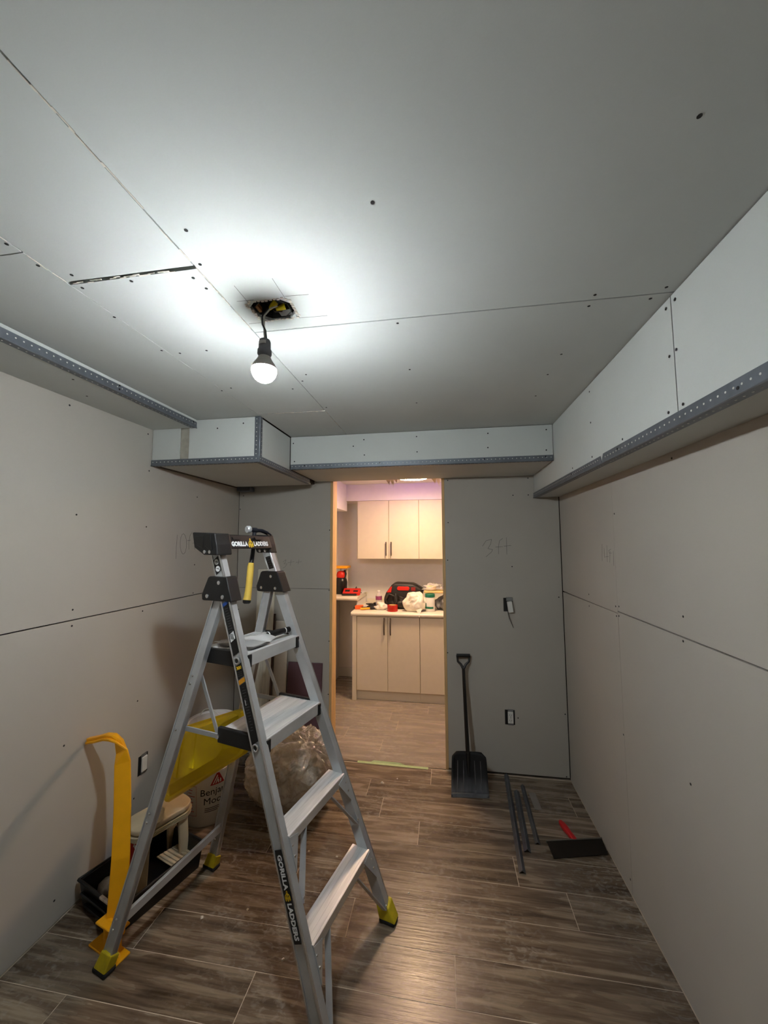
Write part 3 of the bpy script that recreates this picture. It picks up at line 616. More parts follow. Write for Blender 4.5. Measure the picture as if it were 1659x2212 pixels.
for u, v, z, s in ((-0.208, -0.634, 1.516, -1), (-0.208, -0.606, 1.516, -1), (0.135, -0.655, 1.514, -1), (0.135, -0.622, 1.514, -1)):
    M = Matrix.Translation(q(u, v, z)) @ Matrix.Rotation(-math.pi/2, 4, 'Y'); rv.lathe([(0.0075, -0.001), (0.0070, 0.002), (0.001, 0.004)], 12, M=M)
rv.build('rivets', ALUB, cp, smooth=40)['kind'] = 'stuff'
ux = Vector((1, 0.055, 0)).normalized(); uy = Vector((0, 0.30, 1)).normalized()
def capface(u, z, o=0.0012):
    return Vector((u, 0.578+(u+0.135)*0.049+(z-1.527)*0.31-o-0.001, z))
for body, u, sz, w_ in (('GORILLA', -0.069, 0.0235, 0.100), ('LADDERS', 0.070, 0.0235, 0.100)):
    me = text_mesh(body, sz, WPRINT, bold=0.0011); wd = max(v.co.x for v in me.vertices)-min(v.co.x for v in me.vertices)
    put(place('cap_lettering', me), cp, frame(capface(u, 1.5465), ux, uy) @ Matrix.Diagonal((w_/wd, 1.18, 1, 1)))
EMB = [(-0.5, -0.55), (-0.30, -0.55), (-0.26, -0.15), (-0.12, -0.35), (-0.10, -0.6), (0.10, -0.6), (0.14, -0.3), (0.24, -0.15), (0.26, -0.5), (0.48, -0.5), (0.50, 0.0), (0.36, 0.32), (0.16, 0.42), (0.12, 0.75), (-0.02, 0.85), (-0.14, 0.72), (-0.18, 0.42), (-0.40, 0.28), (-0.54, -0.05)]
def emblem(parent, M, size, name='cap_emblem'):
    o = MB().prism(EMB, lambda x, y, t: (x*size, y*size, t), 0, 0.0004).build(name, YPRINT); put(o, parent, M)
    d = MB()
    for poly in ([(-0.36, 0.05), (-0.30, -0.1), (-0.12, 0.28), (-0.18, 0.34)], [(0.1, 0.1), (0.16, -0.12), (0.30, 0.16), (0.2, 0.26)], [(-0.1, 0.55), (0.08, 0.52), (0.06, 0.60), (-0.08, 0.62)], [(-0.02, -0.2), (0.02, -0.2), (0.05, 0.2), (-0.04, 0.22)]):
        d.prism(poly, lambda x, y, t: (x*size, y*size, t), 0.0004, 0.0006)
    d.build('emblem_shading', BLKF, o)
emblem(cp, frame(capface(0.0005, 1.5480), ux, uy), 0.030)
# stickers on the near front rail (outer face)
eup = Vector((SW, SV, 1)).normalized(); ew = Vector((0, -1, 0)); ew = (ew-eup*ew.dot(eup)).normalized()
def railM(z, o=0.0008, dw=0.0, s=-1):
    return Vector((s*(out(z)+o), SV*z+TV*0.5-dw, z))
def sticker(z0, z1, wd, m, name='label_sticker', tilt=0.0, o=0.0004, dw=0.0):
    b = MB(); a0, a1 = railM(z0, o, dw), railM(z1, o, dw); n = Vector((-1, 0, 0)); tt = eup*tilt
    b.hexa([a0-ew*wd/2-tt, a0+ew*wd/2+tt, a1+ew*wd/2+tt, a1-ew*wd/2-tt, a0-ew*wd/2-tt+n*0.0004, a0+ew*wd/2+tt+n*0.0004, a1+ew*wd/2+tt+n*0.0004, a1-ew*wd/2-tt+n*0.0004])
    return b.build(name, m, ladder)
sA = sticker(1.130, 1.318, 0.030, BLKF, tilt=0.004); sticker(1.307, 1.320, 0.030, BPRINT, o=0.0012, tilt=0.004)
sB = sticker(1.178, 1.206, 0.024, WPRINT, o=0.0012, tilt=0.004)
bc = MB()
for k in range(9):
    a = railM(1.192, 0.0019, -0.009+k*0.00225); bc.beam(a-eup*0.011, a+eup*0.011, 0.0005 if k % 3 else 0.0011, 0.0003, (-1, 0, 0))
bc.build('barcode', KPRINT, sB)
sC = sticker(1.048, 1.094, 0.031, BLKF, tilt=0.004)
me = text_mesh('300', 0.017, YPRINT, bold=0.0004); put(place('rating_number', me), ladder, frame(railM(1.082, 0.0022), ew, eup))
sticker(1.030, 1.045, 0.031, OPRINT, tilt=0.004); sticker(0.836, 1.028, 0.031, BLKF, tilt=0.004)
tx = MB()
for k in range(46):                                           # rows of small print
    z = 1.295-k*0.0093
    if z < 0.85: break
    if 1.02 < z < 1.20 : continue
    a = railM(z, 0.0014, random.uniform(-0.002, 0.002)); wd = random.uniform(0.010, 0.022)
    tx.beam(a-ew*wd/2, a+ew*wd/2, 0.0022, 0.0003, (-1, 0, 0))
for k in range(3): a = railM(1.068-k*0.006, 0.0014); tx.beam(a-ew*0.011, a+ew*0.011, 0.0018, 0.0003, (-1, 0, 0))
o = tx.build('small_print', GPRINT, ladder); o['kind'] = 'stuff'
a = railM(0.965, 0.0016, -0.004); MB().beam(a-eup*0.010, a+eup*0.010, 0.003, 0.0003, (-1, 0, 0)).build('sticker_scratch', WPRINT, ladder)
sD = sticker(0.285, 0.527, 0.028, BLKF)
for body, z in (('GORILLA', 0.468), ('LADDERS', 0.341)):
    me = text_mesh(body, 0.0235, WPRINT, bold=0.0009); wd = max(v.co.x for v in me.vertices)-min(v.co.x for v in me.vertices)
    put(place('rail_lettering', me), sD, frame(railM(z, 0.0016), -eup, ew) @ Matrix.Diagonal((0.100/wd, 1.0, 1, 1)))
emblem(sD, frame(railM(0.404, 0.0014), ew, eup), 0.021, 'rail_emblem')
# warning sticker with two round pictograms on the upper rail
sE = sticker(1.432, 1.490, 0.029, BLKF, tilt=0.005)
dd = MB(); ll = MB()
for z in (1.4745, 1.4475):
    c = railM(z, 0.0010); dd.disc(c, (-1, 0, 0), 0.0118, 0.0004, 20)
    c2 = railM(z, 0.0018); ll.beam(c2-ew*0.008+eup*0.006, c2+ew*0.009-eup*0.006, 0.0014, 0.0003, (-1, 0, 0)); ll.beam(c2-ew*0.002+eup*0.002, c2+ew*0.006+eup*0.001, 0.002, 0.0003, (-1, 0, 0))
dd.build('pictogram_discs', WPRINT, sE); ll.build('pictogram_lines', KPRINT, sE)
b = MB(); zc = 1.455                                              # dark sticker on the inner face of the far rail
def farin(z, v): return Vector((out(z)-TU-0.0006, SV*z+TV*0.5+v, z))
b.hexa([farin(1.425, 0.014), farin(1.432, -0.016), farin(1.490, -0.016), farin(1.482, 0.014)] + [farin(a_, c_)+Vector((-0.0004, 0, 0)) for a_, c_ in ((1.425, 0.014), (1.432, -0.016), (1.490, -0.016), (1.482, 0.014))])
sF = b.build('label_sticker', BLKF, ladder)
b = MB()
for k in range(5):
    b.beam(farin(1.478-k*0.011, 0.011)+Vector((-0.0008, 0, 0)), farin(1.483-k*0.011, -0.010)+Vector((-0.0008, 0, 0)), 0.0014, 0.0003, (-1, 0, 0))
b.build('sticker_print', GPRINT, sF)

# ================================================================== THINGS ON THE LADDER
# hammer hanging through the tool slot of the cap
hm = thing('hammer', 'claw hammer with yellow grip hanging head-up through the ladder top cap', 'hammer', lad(0.075, -0.645, 1.30), LT)
def hq(u, v, z): return Vector((u-0.075, -(v+0.645), z-1.30))
MB().tube([hq(0.083, -0.645, 1.602), hq(0.080, -0.645, 1.545), hq(0.075, -0.645, 1.505), hq(0.068, -0.645, 1.462), hq(0.066, -0.645, 1.450)], [0.0095, 0.0095, 0.0095, 0.0105, 0.012], 12).build('shank', NAVY, hm, smooth=50)
g = MB().tube([hq(0.067, -0.645, 1.458), hq(0.064, -0.645, 1.44), hq(0.060, -0.645, 1.40), hq(0.055, -0.645, 1.345), hq(0.049, -0.645, 1.305), hq(0.045, -0.645, 1.288)], [0.0125, 0.0145, 0.0150, 0.0148, 0.0165, 0.0180], 16)
g.build('grip', YGRIP, hm, smooth=50)
MB().tube([hq(0.0455, -0.645, 1.290), hq(0.0435, -0.645, 1.279), hq(0.043, -0.645, 1.274)], [0.0182, 0.0175, 0.012], 16).build('grip_butt', BLK, hm, smooth=50)
MB().tube([hq(0.050, -0.662, 1.614), hq(0.054, -0.661, 1.6145), hq(0.066, -0.658, 1.615), hq(0.070, -0.657, 1.615)], [0.0150, 0.0172, 0.0172, 0.013], 16).build('striking_face', STEEL, hm, smooth=40)
MB().tube([hq(0.069, -0.657, 1.615), hq(0.080, -0.654, 1.614), hq(0.096, -0.650, 1.612), hq(0.105, -0.647, 1.610)], [0.0105, 0.0105, 0.0125, 0.010], 12).build('head', NAVY, hm, smooth=50)
for dv in (-0.007, 0.007):
    MB().tube([hq(0.100, -0.648+dv*0.5, 1.611), hq(0.125, -0.642+dv, 1.611), hq(0.150, -0.636+dv*1.3, 1.603), hq(0.172, -0.630+dv*1.5, 1.590)], [0.009, 0.0075, 0.006, 0.003], 8).build('claw', NAVY, hm, smooth=50)
# taping knife in its clear plastic sleeve on the top step
tk = thing('taping_knife', 'taping knife with black handle in clear plastic sleeve on the top ladder step', 'knife', lad(0.0, -0.52, 1.126), LT)
def kq(u, v, z): return Vector((u, -(v+0.52), z-1.126))
hd = MB().tube([kq(0.012, -0.500, 1.152), kq(0.02, -0.498, 1.152), kq(0.06, -0.490, 1.153), kq(0.105, -0.480, 1.154), kq(0.135, -0.474, 1.155)], [0.010, 0.0135, 0.0140, 0.0125, 0.0125], 14).build('handle', BLKG, tk, smooth=50)
MB().tube([kq(0.108, -0.4795, 1.1545), kq(0.112, -0.4786, 1.1545)], 0.0132, 14).build('white_ring', WPRINT, hd, smooth=50)
MB().tube([kq(0.018, -0.4985, 1.152), kq(0.022, -0.4977, 1.152)], 0.0142, 14).build('white_ring', WPRINT, hd, smooth=50)
MB().hexa([kq(0.015, -0.515, 1.1355), kq(0.012, -0.480, 1.1355), kq(-0.012, -0.458, 1.133), kq(-0.005, -0.545, 1.133), kq(0.015, -0.515, 1.141), kq(0.012, -0.480, 1.141), kq(-0.012, -0.458, 1.1345), kq(-0.005, -0.545, 1.1345)]).build('blade_shoulder', WHT, tk, bevel=0.001)
MB().hexa([kq(-0.006, -0.575, 1.1325), kq(-0.016, -0.455, 1.1325), kq(-0.125, -0.462, 1.129), kq(-0.110, -0.655, 1.129), kq(-0.006, -0.575, 1.1337), kq(-0.016, -0.455, 1.1337), kq(-0.125, -0.462, 1.1302), kq(-0.110, -0.655, 1.1302)]).build('blade', mat('knife_blade_grey', (0.55, 0.55, 0.55), 0.3, metal=0.8), tk)
sv = MB(); vs = []; n = 9
for i in range(n+1):
    for j in range(n+1):
        a, c = i/n, j/n; u = 0.03-0.155*a; v = -0.448-(0.13+0.09*a)*c
        z = 1.1365+0.006*abs(noise.noise(Vector((i*0.9, j*0.7, 3)))) + 0.022*max(0, 1-abs(a-0.12)*5)*(1-abs(c-0.4)*1.6) + 0.004
        vs.append(kq(u, v, z))
sv.add(vs, [(i*(n+1)+j, i*(n+1)+j+1, (i+1)*(n+1)+j+1, (i+1)*(n+1)+j) for i in range(n) for j in range(n)])
sv.build('plastic_sleeve', CLEAR, tk, smooth=60)

# ================================================================== HANGING LAMP
jb = thing('junction_box', 'metal junction box in the rough ceiling hole above the bulb', 'electrical box', (HX, HY, H))
b = MB(); ro, ri = 0.052, 0.050
oc = lambda r, z: [Vector((r*1.05*math.cos(math.pi/8+k*math.pi/4), r*0.86*math.sin(math.pi/8+k*math.pi/4), z)) for k in range(8)]
vs = oc(ro, 0.002)+oc(ro, 0.045)+oc(ri, 0.002)+oc(ri, 0.043)
fs = [(k, (k+1) % 8, 8+(k+1) % 8, 8+k) for k in range(8)] + [(16+k, 16+(k+1) % 8, (k+1) % 8, k) for k in range(8)] + [(24+k, 24+(k+1) % 8, 16+(k+1) % 8, 16+k) for k in range(8)] + [tuple(range(24, 32)), tuple(range(15, 7, -1))]
bx = b.add(vs, fs).build('box_shell', BOXIN, jb)
MB().box(-0.05, -0.040, -0.018, 0.012, 0.004, 0.02).build('box_tab', mat('copper_brown', (0.66, 0.48, 0.30), 0.6), jb, bevel=0.002)
MB().box(0.008, 0.046, 0.010, 0.038, 0.003, 0.006).build('cover_ear', GALV, jb, bevel=0.002)
# torn paper rim of the hole
b = MB()
for k in range(40):
    t = k/40*2*math.pi; r = random.uniform(0.95, 1.06); x, y = 0.062*max(-1, min(1, 1.25*math.cos(t)))*r, 0.046*max(-1, min(1, 1.25*math.sin(t)))*r
    b.box(x-0.004, x+0.004, y-0.003, y+0.003, -random.uniform(0.0005, 0.0025), 0.001)
o = b.build('torn_rim', GYP, jb); o['kind'] = 'stuff'
for p0, p1 in (((-0.006, -0.012, -0.004), (0.016, -0.018, 0.012)), ((0.012, -0.008, -0.004), (0.036, -0.002, 0.006))):
    MB().tube([p0, Vector(p0).lerp(Vector(p1), 0.5), p1], [0.0045, 0.0075, 0.0085], 10).build('wire_nut', WNUT, jb, smooth=60)
MB().tube([(-0.02, 0.0, 0.03), (0.0, 0.012, 0.004), (0.02, 0.012, 0.002), (0.035, 0.0, 0.02)], 0.003, 6).build('box_wire', KPRINT, jb, smooth=60)
hl = thing('hanging_bulb', 'glowing bare light bulb in grey socket hanging by two wires from the ceiling', 'light bulb', (-0.4985, 0.972, 2.03))
def bq(x, y, z): return Vector((x+0.4985, y-0.972, z-2.03))
MB().tube([bq(-0.470, 0.976, 2.232), bq(-0.490, 0.966, 2.222), bq(-0.507, 0.968, 2.200), bq(-0.506, 0.970, 2.178), bq(-0.497, 0.972, 2.158), bq(-0.494, 0.974, 2.125)], 0.0026, 8).build('black_wire', KPRINT, hl, smooth=60)
MB().tube([bq(-0.462, 0.972, 2.229), bq(-0.478, 0.962, 2.218), bq(-0.499, 0.966, 2.200), bq(-0.503, 0.974, 2.178), bq(-0.503, 0.976, 2.155), bq(-0.500, 0.976, 2.125)], 0.0024, 8).build('white_wire', WHT, hl, smooth=60)
sk = MB().lathe([(0.006, 0.102), (0.0145, 0.100), (0.0165, 0.094), (0.0168, 0.074), (0.0195, 0.070), (0.0200, 0.058), (0.0180, 0.055), (0.0160, 0.050)], 24).build('socket', GREYPL, hl, smooth=40)
st = MB()
for k in range(8):
    t = math.radians(-120+k*9); st.box(-0.0012, 0.0012, -0.0004, 0.0004, -0.004, 0.004, Matrix.Translation((0.0172*math.cos(t), 0.0172*math.sin(t), 0.088)) @ Matrix.Rotation(t-math.pi/2, 4, 'Z') @ Matrix.Scale(1.2, 4))
st.build('socket_sticker', WPRINT, sk)
MB().lathe([(0.0150, 0.056), (0.0165, 0.050), (0.0215, 0.040), (0.0285, 0.030), (0.0330, 0.0220), (0.0345, 0.0150)], 24).build('bulb_neck', WHT, hl, smooth=60)
prof = [(0.0345*math.cos(math.radians(a)), 0.010+0.0345*math.sin(math.radians(a))) for a in range(6, -86, -12)] + [(0.002, -0.0245)]
MB().lathe(prof, 28).build('bulb_globe', emit('lit_bulb', BULB_COLOR, BULB_STRENGTH), hl, smooth=70)

# ================================================================== LEFT CORNER
# low black tub
tn = Vector((0.95, -0.31, 0)).normalized(); tl_ = Vector((0.31, 0.95, 0)).normalized()
tub = thing('black_tub', 'shallow black plastic tub on the floor beside the left wall', 'tub', (-1.575, 1.515, 0), math.atan2(tn.y, tn.x))
TWd, TLn, TH = 0.300, 0.385, 0.112
def tubring(z, i): return [(i, i, z), (TWd-i, i, z), (TWd-i, TLn-i, z), (i, TLn-i, z)]
vs = tubring(0, 0.014)+tubring(TH, 0.002)+tubring(TH, 0.010)+tubring(0.006, 0.020)
fs = [(0, 3, 2, 1)] + [(a, (a+1) % 4, 4+(a+1) % 4, 4+a) for a in range(4)] + [(4+a, 4+(a+1) % 4, 8+(a+1) % 4, 8+a) for a in range(4)] + [(8+a, 8+(a+1) % 4, 12+(a+1) % 4, 12+a) for a in range(4)] + [(12, 13, 14, 15)]
MB().add(vs, fs).build('tub_body', BLKG, tub, bevel=0.003, seg=2)
b = MB()
for (p, r_) in ((((0, 0), (TWd, 0)), 0), (((TWd, 0), (TWd, TLn)), 0), (((TWd, TLn), (0, TLn)), 0), (((0, TLn), (0, 0)), 0)): b.tube([(p[0][0], p[0][1], TH), (p[1][0], p[1][1], TH)], 0.0055, 8)
b.build('rim', BLK, tub, smooth=60)
b = MB(); b.box(0.03, TWd-0.03, -0.006, 0.012, TH*0.60, TH*0.68); b.box(0.05, TWd-0.09, -0.002, 0.012, TH*0.22, TH*0.30); b.build('end_ribs', BLK, tub, bevel=0.002)
MB().box(0.175, 0.262, -0.007, 0.006, TH-0.004, TH+0.0065).build('white_stripe', GYP, tub, bevel=0.002)  # white stripe on the near rim of the tub
# white crumpled rag / plaster lump in the tub
rg = tag(MB().lathe([(0.002, 0.0), (0.032, 0.004), (0.040, 0.02), (0.030, 0.045), (0.012, 0.058), (0.002, 0.06)], 14).build('plaster_lump', GYP, smooth=60, loc=(-1.500, 1.590, 0.007)), 'white lump of plaster lying inside the black tub', 'plaster')
for v in rg.data.vertices: v.co += Vector((noise.noise(v.co*40), noise.noise(v.co*40+Vector((5, 0, 0))), 0))*0.012
# stool standing in the tub
sx = Vector((0.42, 0.90, 0)).normalized(); sa = math.atan2(sx.y, sx.x)
so = thing('step_stool', 'small beige plastic stool with rounded top standing in the black tub', 'stool', (-1.375, 1.735, 0.007), sa)
def rrect(a, b_, r, n=5):
    pts = []
    for cx_, cy_, t0 in ((a-r, b_-r, 0), (-a+r, b_-r, 90), (-a+r, -b_+r, 180), (a-r, -b_+r, 270)):
        pts += [(cx_+r*math.cos(math.radians(t0+90*k/n)), cy_+r*math.sin(math.radians(t0+90*k/n))) for k in range(n+1)]
    return pts
MB().prism(rrect(0.135, 0.078, 0.060), lambda x, y, t: (x, y, t), 0.236, 0.260).build('stool_top', BEIGE, so, bevel=0.006, seg=2, smooth=50)
b = MB()
for k in range(4): b.prism(rrect(0.137+0.001*k, 0.080-0.012*k*0, 0.060), lambda x, y, t: (x, y, t), 0.210+k*0.006, 0.2125+k*0.006)
b.build('stool_rim_grooves', BEIGE, so)
for sx_ in (-1, 1):
    for sy in (-1, 1):
        MB().hexa([(sx_*0.120, sy*0.068, 0), (sx_*0.075, sy*0.068, 0), (sx_*0.075, sy*0.050, 0), (sx_*0.120, sy*0.050, 0), (sx_*0.105, sy*0.060, 0.238), (sx_*0.060, sy*0.060, 0.238), (sx_*0.060, sy*0.044, 0.238), (sx_*0.105, sy*0.044, 0.238)]).build('leg', BEIGE, so, bevel=0.004)
MB().hexa([(-0.118, -0.050, 0.03), (-0.118, 0.050, 0.03), (-0.112, 0.050, 0.03), (-0.112, -0.050, 0.03), (-0.108, -0.046, 0.23), (-0.108, 0.046, 0.23), (-0.102, 0.046, 0.23), (-0.102, -0.046, 0.23)]).build('end_panel', BEIGE, so)
MB().hexa([(-0.1182, -0.045, 0.085), (-0.1182, 0.030, 0.085), (-0.117, 0.030, 0.085), (-0.117, -0.045, 0.085), (-0.1108, -0.045, 0.195), (-0.1108, 0.030, 0.195), (-0.1095, 0.030, 0.195), (-0.1095, -0.045, 0.195)]).build('red_label', RPRINT, so)
me = text_mesh('AK', 0.022, WPRINT, bold=0.0006); put(place('label_print', me), so, frame(Vector((-0.1132, -0.02, 0.176)), (0, -1, 0), (0.067, 0, 1)))
# ribbed beige tray piece beside the stool
rt_ = thing('ribbed_tray', 'small beige ribbed plastic tray lying in the far end of the black tub', 'tray', (-1.300, 1.775, 0.045), math.atan2(tn.y, tn.x))
M_ = Matrix.Rotation(math.radians(-8), 4, 'X')
MB().box(-0.065, 0.060, -0.065, 0.065, 0, 0.006, M_).build('plate', BEIGE, rt_, bevel=0.002)
rb = MB().box(-0.058, 0.054, -0.006, 0.006, 0.006, 0.013, M_).mesh('rib', BEIGE, 0.003)
for k in range(6):
    place('rib', rb, rt_, (0, -0.052+k*0.021, -0.0031*(-0.052+k*0.021)*45))
# stacked white buckets
def bucket(name, label, loc, h, r0, r1, handle):
    t = thing(name, label, 'bucket', loc)
    MB().lathe([(r0, 0), (r0+0.002, 0.004), (r0+(r1-r0)*0.8, h*0.8), (r1+0.004, h*0.805), (r1+0.004, h*0.83), (r1, h*0.84), (r1+0.002, h*0.9), (r1+0.006, h*0.905), (r1+0.006, h*0.93), (r1, h*0.94), (r1, h)], 40).build('pail', BUCK, t, smooth=40)
    MB().lathe([(r1+0.007, h-0.020), (r1+0.008, h), (r1+0.004, h+0.006), (r1-0.012, h+0.006), (r1-0.016, h+0.001), (0.002, h+0.001)], 40).build('lid', WHT, t, smooth=40)
    pts = [(handle[0]*(r1+0.006)*math.cos(a) , handle[1]*(r1+0.006)*math.cos(a)+0.0, h*0.86 + handle[2]*math.sin(a)) for a in [math.pi*k/12 for k in range(13)]]
    MB().tube(pts, 0.0032, 6).build('handle', WHT, t, smooth=60)
    return t
BX, BY = -1.378, 2.135
bk = bucket('paint_bucket', 'white paint bucket with black lettering and red triangle behind the stool', (BX, BY, 0), 0.345, 0.128, 0.145, (0.7, 0.7, -0.05))
def onb(az, z, o=0.0012):
    r = 0.128+(0.145-0.128)*z/0.345+o; return Vector((r*math.cos(az), r*math.sin(az), z))
def wrap(me, az0, z0):
    for v in me.vertices:
        r = 0.128+(0.017)*(z0+v.co.y)/0.345; a = az0+v.co.x/r; rr_ = r+0.0012+v.co.z
        v.co = Vector((rr_*math.cos(a), rr_*math.sin(a), z0+v.co.y))
    return me
AZ = math.radians(-52)
def refine(me, cut=3):
    bm = bmesh.new(); bm.from_mesh(me); bmesh.ops.triangulate(bm, faces=bm.faces)
    for _ in range(2): bmesh.ops.subdivide_edges(bm, edges=bm.edges[:], cuts=1, use_grid_fill=True)
    bm.to_mesh(me); bm.free(); return me
for body, x, z in (('Benjamin', 0.034, 0.180), ('Moore', 0.030, 0.132)):
    me = refine(text_mesh(body, 0.050, KPRINT)); place('bucket_lettering', wrap(me, AZ+x/0.135, z), bk)
b = MB()
for k in range(3): b.prism([(-0.045, -0.004+k*0.009), (0.02+k*0.008, -0.004+k*0.009), (0.02+k*0.008, k*0.009), (-0.045, k*0.009)], lambda x, y, t: (x, y, t), 0, 0.0004)
place('bucket_small_print', wrap(refine(b.mesh('bucket_small_print', GPRINT)), AZ+0.015/0.135, 0.080), bk)['kind'] = 'stuff'
tri = MB()
for poly, m_ in (([(-0.038, -0.026), (0.038, -0.026), (0.0, 0.048)], 0),):
    tri.prism(poly, lambda x, y, t: (x, y, t), 0, 0.0005)
place('red_triangle', wrap(refine(tri.mesh('red_triangle', RPRINT)), AZ+0.030/0.135, 0.240), bk)
tri = MB()
for poly in ([(-0.026, -0.020), (-0.020, -0.020), (0.0, 0.018), (-0.003, 0.026)], [(-0.013, -0.020), (-0.007, -0.020), (0.004, 0.004), (0.001, 0.012)], [(0.001, -0.020), (0.007, -0.020), (0.007, -0.006), (0.001, 0.002)], [(0.012, -0.020), (0.019, -0.020), (0.019, -0.004), (0.012, 0.004)]):
    tri.prism(poly, lambda x, y, t: (x, y, t), 0.0006, 0.0010)
place('triangle_lines', wrap(refine(tri.mesh('triangle_lines', WPRINT)), AZ+0.030/0.135, 0.240), bk)
b = MB()
for x0, x1, z0, z1 in ((-0.030, 0.030, 0.0775, 0.079), (-0.030, 0.030, -0.079, -0.0775), (-0.030, -0.0288, -0.079, 0.079), (0.0288, 0.030, -0.079, 0.079)) + tuple((-0.022, random.uniform(0.0, 0.022), 0.055-k*0.016, 0.058-k*0.016) for k in range(8)):
    b.prism([(x0, z0), (x1, z0), (x1, z1), (x0, z1)], lambda x, y, t: (x, y, t), 0, 0.0004)
place('side_panel_print', wrap(refine(b.mesh('side_panel_print', RPRINT)), AZ-0.105/0.135, 0.14), bk)
bk2 = bucket('white_pail', 'plain white lidded pail stacked on top of the lettered paint bucket', (BX-0.002, BY+0.005, 0.353), 0.150, 0.120, 0.136, (0.75, -0.3, 0.085))
# yellow lid / bin leaning between ladder and buckets
P1, P2, P3, P4 = Vector((-1.388, 1.758, 0.278)), Vector((-0.888, 1.660, 0.622)), Vector((-0.955, 1.705, 0.778)), Vector((-1.372, 1.850, 0.595))
yl = thing('yellow_bin_lid', 'yellow moulded plastic bin lid tilted on the stool behind the ladder', 'lid', P1)
P = [p-P1 for p in (P1, P2, P3, P4)]
c0 = (P[0]+P[1]+P[2]+P[3])/4; e1 = (P[1]-P[0]).normalized(); nn = e1.cross((P[3]-P[0])).normalized()
if nn.y > 0: nn = -nn
def lerp4(s, t): return (P[0]*(1-s)+P[1]*s)*(1-t)+(P[3]*(1-s)+P[2]*s)*t
def lidring(i, o, ch=0.07):
    pts = []
    for s, t in ((i+ch, i), (1-i-ch, i), (1-i, i+ch*1.4), (1-i, 1-i-ch*1.4), (1-i-ch, 1-i), (i+ch, 1-i), (i, 1-i-ch*1.4), (i, i+ch*1.4)): pts.append(lerp4(s, t)+nn*o)
    return pts
def loftrings(rings, cap0=True, cap1=True):
    n = len(rings[0]); vs = [p for r in rings for p in r]
    fs = [(i*n+k, i*n+(k+1) % n, (i+1)*n+(k+1) % n, (i+1)*n+k) for i in range(len(rings)-1) for k in range(n)]
    if cap0: fs.append(tuple(range(n))[::-1])
    if cap1: fs.append(tuple((len(rings)-1)*n+k for k in range(n)))
    return MB().add(vs, fs)
loftrings([lidring(0.07, -0.004), lidring(0.0, -0.004), lidring(-0.012, -0.022), lidring(-0.018, -0.022), lidring(-0.004, 0.003), lidring(0.035, 0.003), lidring(0.06, 0.016), lidring(0.15, 0.060), lidring(0.20, 0.066)], False, True).build('lid_shell', YLID, yl, bevel=0.004, smooth=35, seg=2)
for s in (0.30, 0.50):
    a, c = lerp4(s, 0.20)+nn*0.066, lerp4(s, 0.80)+nn*0.066
    MB().beam(a, c, 0.030, 0.010, nn).build('lid_bar', YLID, yl, bevel=0.004)  # raised bars across the flat face of the lid
# tall orange-yellow tool with a hooked handle
pt = thing('panel_carrier', 'tall orange-yellow plastic carrying tool with hooked handle leaning on left wall', 'hand tool', (-1.290, 1.385, 0), math.atan2(-0.27, 0.96))
Mi = (Matrix.Translation((-1.290, 1.385, 0)) @ Matrix.Rotation(math.atan2(-0.27, 0.96), 4, 'Z')).inverted()
path = [(-1.272, 1.392, 0.05), (-1.280, 1.405, 0.16), (-1.293, 1.425, 0.30), (-1.330, 1.462, 0.46), (-1.372, 1.497, 0.615), (-1.388, 1.507, 0.655), (-1.412, 1.514, 0.688), (-1.445, 1.520, 0.702), (-1.480, 1.524, 0.700), (-1.530, 1.530, 0.683), (-1.585, 1.537, 0.668)]
wid = [0.066, 0.065, 0.064, 0.062, 0.060, 0.058, 0.056, 0.052, 0.046, 0.040, 0.036]
def strap(path, wid, th, off):
    vs = []; n = len(path); pp = [Vector(p) for p in path]; wv = Vector((0.93, 0.36, 0.0)).normalized()
    for i, p in enumerate(pp):
        d = (pp[min(i+1, n-1)]-pp[max(i-1, 0)]).normalized()
        wv2 = Vector((0.90, 0.40, 0))
        if i >= 5: wv2 = wv2.lerp(Vector((0.15, -0.98, 0.0)), min(1, (i-4)/3))
        wv2 = (wv2-d*wv2.dot(d)).normalized(); nv = d.cross(wv2)
        for a, c in ((-1, -1), (1, -1), (1, 1), (-1, 1)): vs.append(Mi @ (p + wv2*a*wid[i]/2 + nv*(c*th/2+off)))
    fs = [(i*4+k, i*4+(k+1) % 4, (i+1)*4+(k+1) % 4, (i+1)*4+k) for i in range(n-1) for k in range(4)] + [(3, 2, 1, 0), (4*n-4, 4*n-3, 4*n-2, 4*n-1)]
    return MB().add(vs, fs)
hs = strap(path, wid, 0.010, 0).build('handle_strap', YTOOL, pt, bevel=0.002)
strap(path, [w_*0.55 for w_ in wid], 0.012, 0.010).build('handle_rib', YTOOL, pt, bevel=0.002)
MB().box(-0.090, 0.085, -0.022, 0.030, 0.0, 0.008).build('foot_plate', YTOOL, pt, bevel=0.002)
MB().box(-0.030, 0.045, -0.006, 0.006, 0.008, 0.115).build('foot_web', YTOOL, pt, bevel=0.002)
MB().hexa([(0.040, -0.021, 0.008), (0.052, -0.021, 0.008), (0.052, 0.020, 0.008), (0.040, 0.020, 0.008), (0.026, -0.020, 0.105), (0.038, -0.020, 0.105), (0.038, 0.020, 0.105), (0.026, 0.020, 0.105)]).build('foot_brace', YTOOL, pt, bevel=0.003)
MB().box(-0.040, 0.082, -0.030, 0.026, 0.105, 0.113).build('upper_plate', YTOOL, pt, bevel=0.002)
MB().prism([(0.03, 0.008), (0.07, 0.008), (0.052, 0.03), (0.06, 0.05), (0.05, 0.07), (0.07, 0.105), (0.03, 0.105)], lambda x, y, t: (x, t, y), -0.004, 0.004).build('notched_web', YTOOL, pt)
